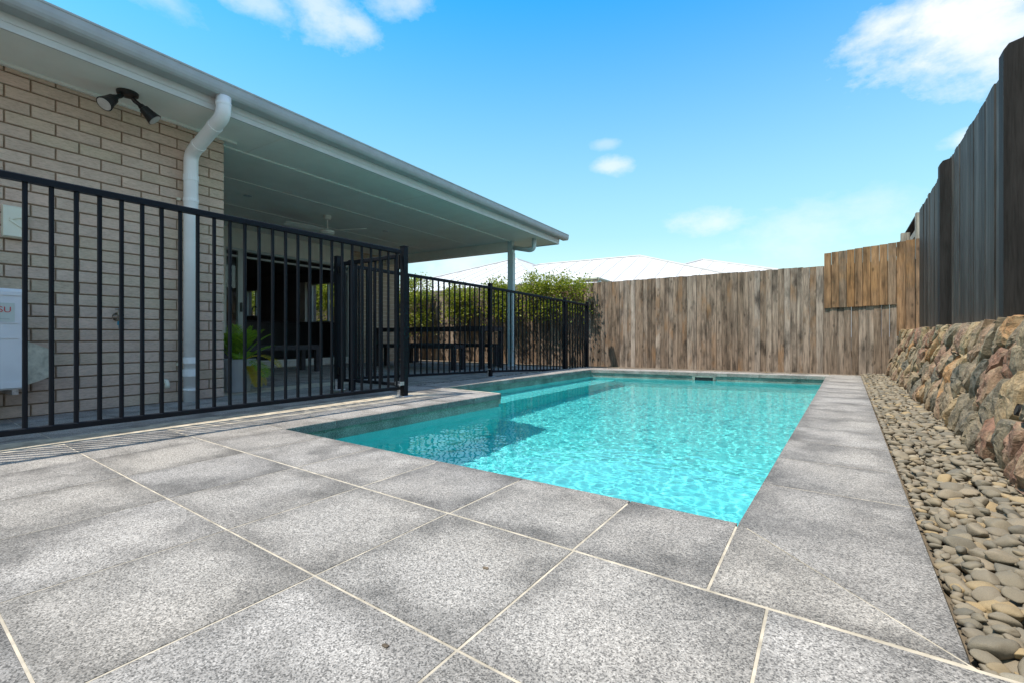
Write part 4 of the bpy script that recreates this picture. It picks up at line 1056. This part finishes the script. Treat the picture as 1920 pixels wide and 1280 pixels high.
pot = thing('plant_pot', P(-9.78, 4.33, -.055), 'tapered grey plant pot at the corner of the brick wall', 'pot')
pc = Vector(P(-9.72, 4.32, 0)); pc.z = zp+.001
build(MB().lathe(pc, [(.115, 0), (.118, .03), (.116, .031), (.165, .31), (.170, .335), (.158, .335), (.150, .28)], 32), 'planter', M['potglaze'], pot)
build(MB().lathe(pc+Vector((0, 0, .27)), [(.14, 0), (.145, .012)], 20), 'potting_soil', M['soil'], pot)
palm = thing('palm_plant', pc+Vector((0, 0, .283)), 'bushy green palm with one yellowing frond in the grey pot', 'potted plant')
rp = random.Random(5)
base_ = pc+Vector((0, 0, .284))
def frond(root, az_, elv, L, droop, mat, llen, nleaf=17, stiff=1.0):
    d = Vector((math.cos(az_)*math.cos(elv), math.sin(az_)*math.cos(elv), math.sin(elv))); side = Vector((-math.sin(az_), math.cos(az_), 0))
    pts_ = []; p_ = base_ + Vector((math.cos(az_), math.sin(az_), 0))*.02; dd = d.copy()
    for k in range(15): pts_.append(p_.copy()); p_ = p_+dd*(L/14); dd = (dd+Vector((0, 0, -droop/14))).normalized()
    mb = MB().tube(pts_, [.006-.0052*k/14 for k in range(15)], 5)
    for k in range(nleaf):
        s = .28+.70*k/(nleaf-1); i_ = s*14; i0 = min(13, int(i_)); q_ = pts_[i0].lerp(pts_[i0+1], i_-i0); tdir = (pts_[i0+1]-pts_[i0]).normalized()
        for sg in (-1, 1):
            l = llen*(math.sin(math.pi*(.18+.78*(s-.28)/.72)))**.7*rp.uniform(.85, 1.1)
            ld = (side*sg*.9 + tdir*.65 + Vector((0, 0, .22))).normalized(); wd_ = .0085
            tip = q_+ld*l+Vector((0, 0, -l*l*1.1)); mid = q_+ld*l*.5+Vector((0, 0, -.12*l*l)); nn = tdir*wd_
            mb.add([q_-nn*.3, mid-nn, tip, mid+nn, q_+nn*.3], [(0, 1, 3, 4), (1, 2, 3)])
    return build(mb, 'frond', mat, root, base_)
for k in range(15):
    a = 2*math.pi*k/15*1.0 + rp.uniform(-.2, .2); frond(palm, a, R_(rp.uniform(38, 82)), rp.uniform(.30, .46), rp.uniform(.5, 1.3), M['palm'], rp.uniform(.12, .17))
frond(palm, R_(38), R_(42), .46, 1.9, M['palm_yellow'], .15)
frond(palm, R_(15), R_(30), .44, 2.0, M['palm'], .14); frond(palm, R_(60), R_(62), .44, 1.0, M['palm'], .16); frond(palm, R_(-20), R_(45), .40, 1.4, M['palm'], .15)
for k in range(4): 
    o = frond(palm, rp.uniform(.2, 1.3), R_(12), .38, 2.6, M['palm_yellow'], .10)

# things inside the dark room
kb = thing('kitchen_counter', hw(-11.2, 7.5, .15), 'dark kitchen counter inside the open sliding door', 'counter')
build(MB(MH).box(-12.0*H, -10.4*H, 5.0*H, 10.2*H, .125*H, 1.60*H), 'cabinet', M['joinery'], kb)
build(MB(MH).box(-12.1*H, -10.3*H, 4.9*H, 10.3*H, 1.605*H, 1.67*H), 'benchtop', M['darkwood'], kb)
fcm = MB(MH).tube([(-11.4*H, 6.9*H, 1.672*H)] + arc((-11.4*H, 6.9*H, 2.1*H), (-11.4*H, 6.9*H, 2.35*H), (-11.1*H, 6.9*H, 2.3*H)) + [(-11.02*H, 6.9*H, 2.16*H)], .012, 10)
tag(build(fcm, 'kitchen_faucet', M['chrome'], None, smooth=True), 'tall chrome kitchen faucet on the dark counter', 'faucet')

# ------------------------------------------------------------------ shrubs
def shrub(x, y, ztop, rx, ry, nleaf, seed, label, zlow=1.2):
    rs_ = random.Random(seed); root = thing('shrub', P(x, y, -.2), label, 'shrub', 'shrubs along the timber fence')
    st_ = MB(); ends = []
    for k in range(7):
        a = rs_.uniform(0, 6.28); top = Vector(P(x+math.cos(a)*rx*rs_.uniform(.2, .8), y+math.sin(a)*ry*rs_.uniform(.2, .7), rs_.uniform(zlow+.5, ztop-.25)))
        b0 = Vector(P(x+rs_.uniform(-.15, .15), y+rs_.uniform(-.1, .1), -.22)); mid = b0.lerp(top, .5)+Vector((rs_.gauss(0, .04), rs_.gauss(0, .03), .05))
        st_.tube([b0, mid, top], [.012, .009, .004], 5); ends += [(mid, .5), (top, 1)]
    build(st_, 'trunk', M['bark'], root)
    lm = MB(); cl = []
    for k in range(46):
        while True:
            px_, py_, pz_ = rs_.uniform(-1, 1), rs_.uniform(-1, 1), rs_.uniform(-1, 1)
            if px_*px_+py_*py_+abs(pz_)**3 < 1: break
        zc = (zlow+ztop)/2 + (abs(pz_)**.8*(1 if pz_ > -.35 else -1))*(ztop-zlow)/2
        cl.append((Vector(P(x+px_*rx, y+py_*ry, zc)), rs_.uniform(.05, .13)*(1.0 if zc > 1.9 else .8)))
    for k in range(int(nleaf*(1.35 if zlow > 1 else 1.9))):
        c_, r_ = cl[rs_.randrange(len(cl))] if rs_.random() < .88 else (Vector(P(x+rs_.uniform(-1, 1)*rx, y+rs_.uniform(-1, 1)*ry, rs_.uniform(zlow-.4, ztop))), .04)
        p_ = c_+Vector((rs_.gauss(0, r_), rs_.gauss(0, r_), rs_.gauss(0, r_)))
        if p_.z < -.05: continue
        L = rs_.uniform(.04, .075); d = Vector((rs_.gauss(0, 1), rs_.gauss(0, 1), rs_.gauss(.5, .8))).normalized(); s_ = d.cross(Vector((rs_.gauss(0, 1), rs_.gauss(0, 1), rs_.gauss(0, 1)))).normalized()*L*.27; u_ = d.cross(s_).normalized()*L*.07
        lm.add([p_, p_+d*L*.5+s_+u_, p_+d*L, p_+d*L*.5-s_+u_], [(0, 1, 2), (0, 2, 3)])
    build(lm, 'foliage', M['leaf'], root)
SH = [(-9.15, 17.1, 3.6, .75, .3, 1300, 'airy green shrub at the right end of the hedge, arching over the fence'),
      (-10.8, 17.15, 3.68, 1.0, .32, 2300, 'leafy shrub just right of the patio post'),
      (-13.0, 17.2, 3.55, 1.05, .32, 2500, 'loose yellow green shrub just left of the patio post'),
      (-15.5, 17.2, 3.5, 1.15, .32, 2700, 'green shrub behind the middle of the long patio table'),
      (-18.4, 17.1, 4.1, 1.1, .45, 3600, 'tall dense shrub next to the black gate post'),
      (-20.9, 17.1, 4.1, 1.2, .45, 2800, 'shrub behind the end of the brick patio wall'),
      (-23.6, 16.0, 4.9, 1.3, .8, 9000, 'bright shrub in the right part of the room window'),
      (-26.3, 16.0, 4.9, 1.4, .8, 9000, 'dark green shrub in the left part of the room window'),
      (-33.0, 15.9, 4.9, 1.4, .8, 9000, 'shrub in the right half of the small far room window'),
      (-35.4, 15.8, 4.9, 1.4, .8, 9000, 'shrub in the left half of the small far room window')]
for k, (x, y, zt, rx, ry, nl, lb_) in enumerate(SH): shrub(x, y, zt, rx, ry, nl, 40+k, lb_, 2.0 if k < 4 else (1.5 if k < 6 else .5))

# ------------------------------------------------------------------ neighbours' white roofed houses
def ray(u): a = R_(35.5); return Vector((-math.sin(a)+math.cos(a)*(u-960)/872, math.cos(a)+math.sin(a)*(u-960)/872))
def sight(u, v, t): r = ray(u); return Vector((r.x*t*H, r.y*t*H, H*(1+(632-v)*t/872)))
def hiproof(name, label, apexes, eave, zeave, mat_group):
    """apexes: ridge points; eave: plan corners (ccw) of the eave"""
    r = thing(name, (sum(p[0] for p in eave)/len(eave), sum(p[1] for p in eave)/len(eave), 0), label, 'house', 'white roofed houses beyond the timber fence')
    n = len(eave); mb = MB(); ev = [Vector((p[0], p[1], zeave)) for p in eave]
    if len(apexes) == 1:
        mb.add(ev+[apexes[0]], [(i, (i+1) % n, n) for i in range(n)]); hips = [(e, apexes[0]) for e in ev]
    else:
        a, b = apexes; mb.add(ev+[a, b], [(0, 1, 5, 4), (1, 2, 5), (2, 3, 4, 5), (3, 0, 4)]); hips = [(ev[0], a), (ev[3], a), (ev[1], b), (ev[2], b), (a, b)]
    mb.add([e-Vector((0, 0, .02)) for e in ev], [tuple(range(n-1, -1, -1))])
    ro = build(mb, 'roof', M['whiteroof'], r)
    for p, q in hips: build(MB().tube([p+Vector((0, 0, .01)), q+Vector((0, 0, .01))], .055, 6), 'ridge_cap', M['ridgecap'], ro)
    # raised sheet ribs on the front plane
    e0_, e1_ = ev[0], ev[1]; up = ((apexes[0]+apexes[-1])/2) ; L = (e1_-e0_).length; dr = (e1_-e0_)/L
    a0 = apexes[0]; b0_ = apexes[-1]; sa = (a0-e0_).dot(dr); sb_ = (b0_-e0_).dot(dr); hgt = (a0-e0_)-dr*sa
    k = .4
    while k < L:
        f_ = k/sa if k < sa else (1 if k <= sb_ else (L-k)/(L-sb_)); f_ = max(0, min(1, f_))
        p0_ = e0_+dr*k; p1_ = p0_+hgt*f_
        if f_ > .04: build(MB().tube([p0_+Vector((0, 0, .006)), p1_+Vector((0, 0, .006))], .018, 4), 'sheet_rib', M['ridgecap'], ro)
        k += .76
    wl_ = MB(); ins_ = offset([tuple(p) for p in eave], -.5)
    wl_.slab(ins_, -.1, zeave-.03); build(wl_, 'wall', M['render'], r)
    return r
# left roof: apex seen at (968, 486)
t1 = 46; ap = sight(968, 486, t1)
hiproof('neighbour_house', 'white hip roofed house seen behind the shrubs and patio post', [ap],
        [(ap.x-7.2, ap.y-5.2), (ap.x+4.6, ap.y-5.2), (ap.x+4.6, ap.y+5.2), (ap.x-7.2, ap.y+5.2)], ap.z-2.05, 0)
ra_, rb_ = sight(1012, 497, 44.8), sight(1200, 481, 40)
rb_.z = ra_.z
rd_ = (rb_-ra_).normalized(); rp_ = Vector((rd_.y, -rd_.x, 0))      # rp_ points towards the pool
cn = [ra_-rd_*4.4+rp_*4.4, rb_+rd_*4.4+rp_*4.4, rb_+rd_*4.4-rp_*4.4, ra_-rd_*4.4-rp_*4.4]
hiproof('neighbour_house', 'white hip roofed house rising above the middle of the timber fence', [ra_, rb_], [(c.x, c.y) for c in cn], ra_.z-1.72, 0)
ap3 = sight(1318, 488, 41)
hiproof('neighbour_house', 'white roof with low hip right of the middle roof', [ap3],
        [(ap3.x-4.4, ap3.y-4.4), (ap3.x+4.9, ap3.y-4.4), (ap3.x+4.9, ap3.y+4.4), (ap3.x-4.4, ap3.y+4.4)], ap3.z-1.62, 0)
# low olive gutter corner just behind the fence
ga, gb_, gc = sight(1052, 530, 31), sight(1121, 523, 29.0), sight(1142, 529, 30.4)
og = thing('carport', (gb_.x, gb_.y, 0), 'low carport roof with olive gutter peeking over the timber fence', 'carport')
gmb = MB()
for p, q in ((ga, gb_), (gb_, gc)):
    gmb.tube([p, q], .055, 8)
build(gmb, 'gutter', M['olivegutter'], og)
back_ = Vector((-.2, 2.0, .35)); build(MB().add([ga, gb_, gc, ga+back_], [(0, 1, 2, 3)]), 'roof', M['whiteroof'], og)
for p in (ga, gb_): build(MB().box(p.x-.05, p.x+.05, p.y+.06, p.y+.16, -.1, p.z-.06), 'post', M['postpaint'], og)

bpy.context.view_layer.update()
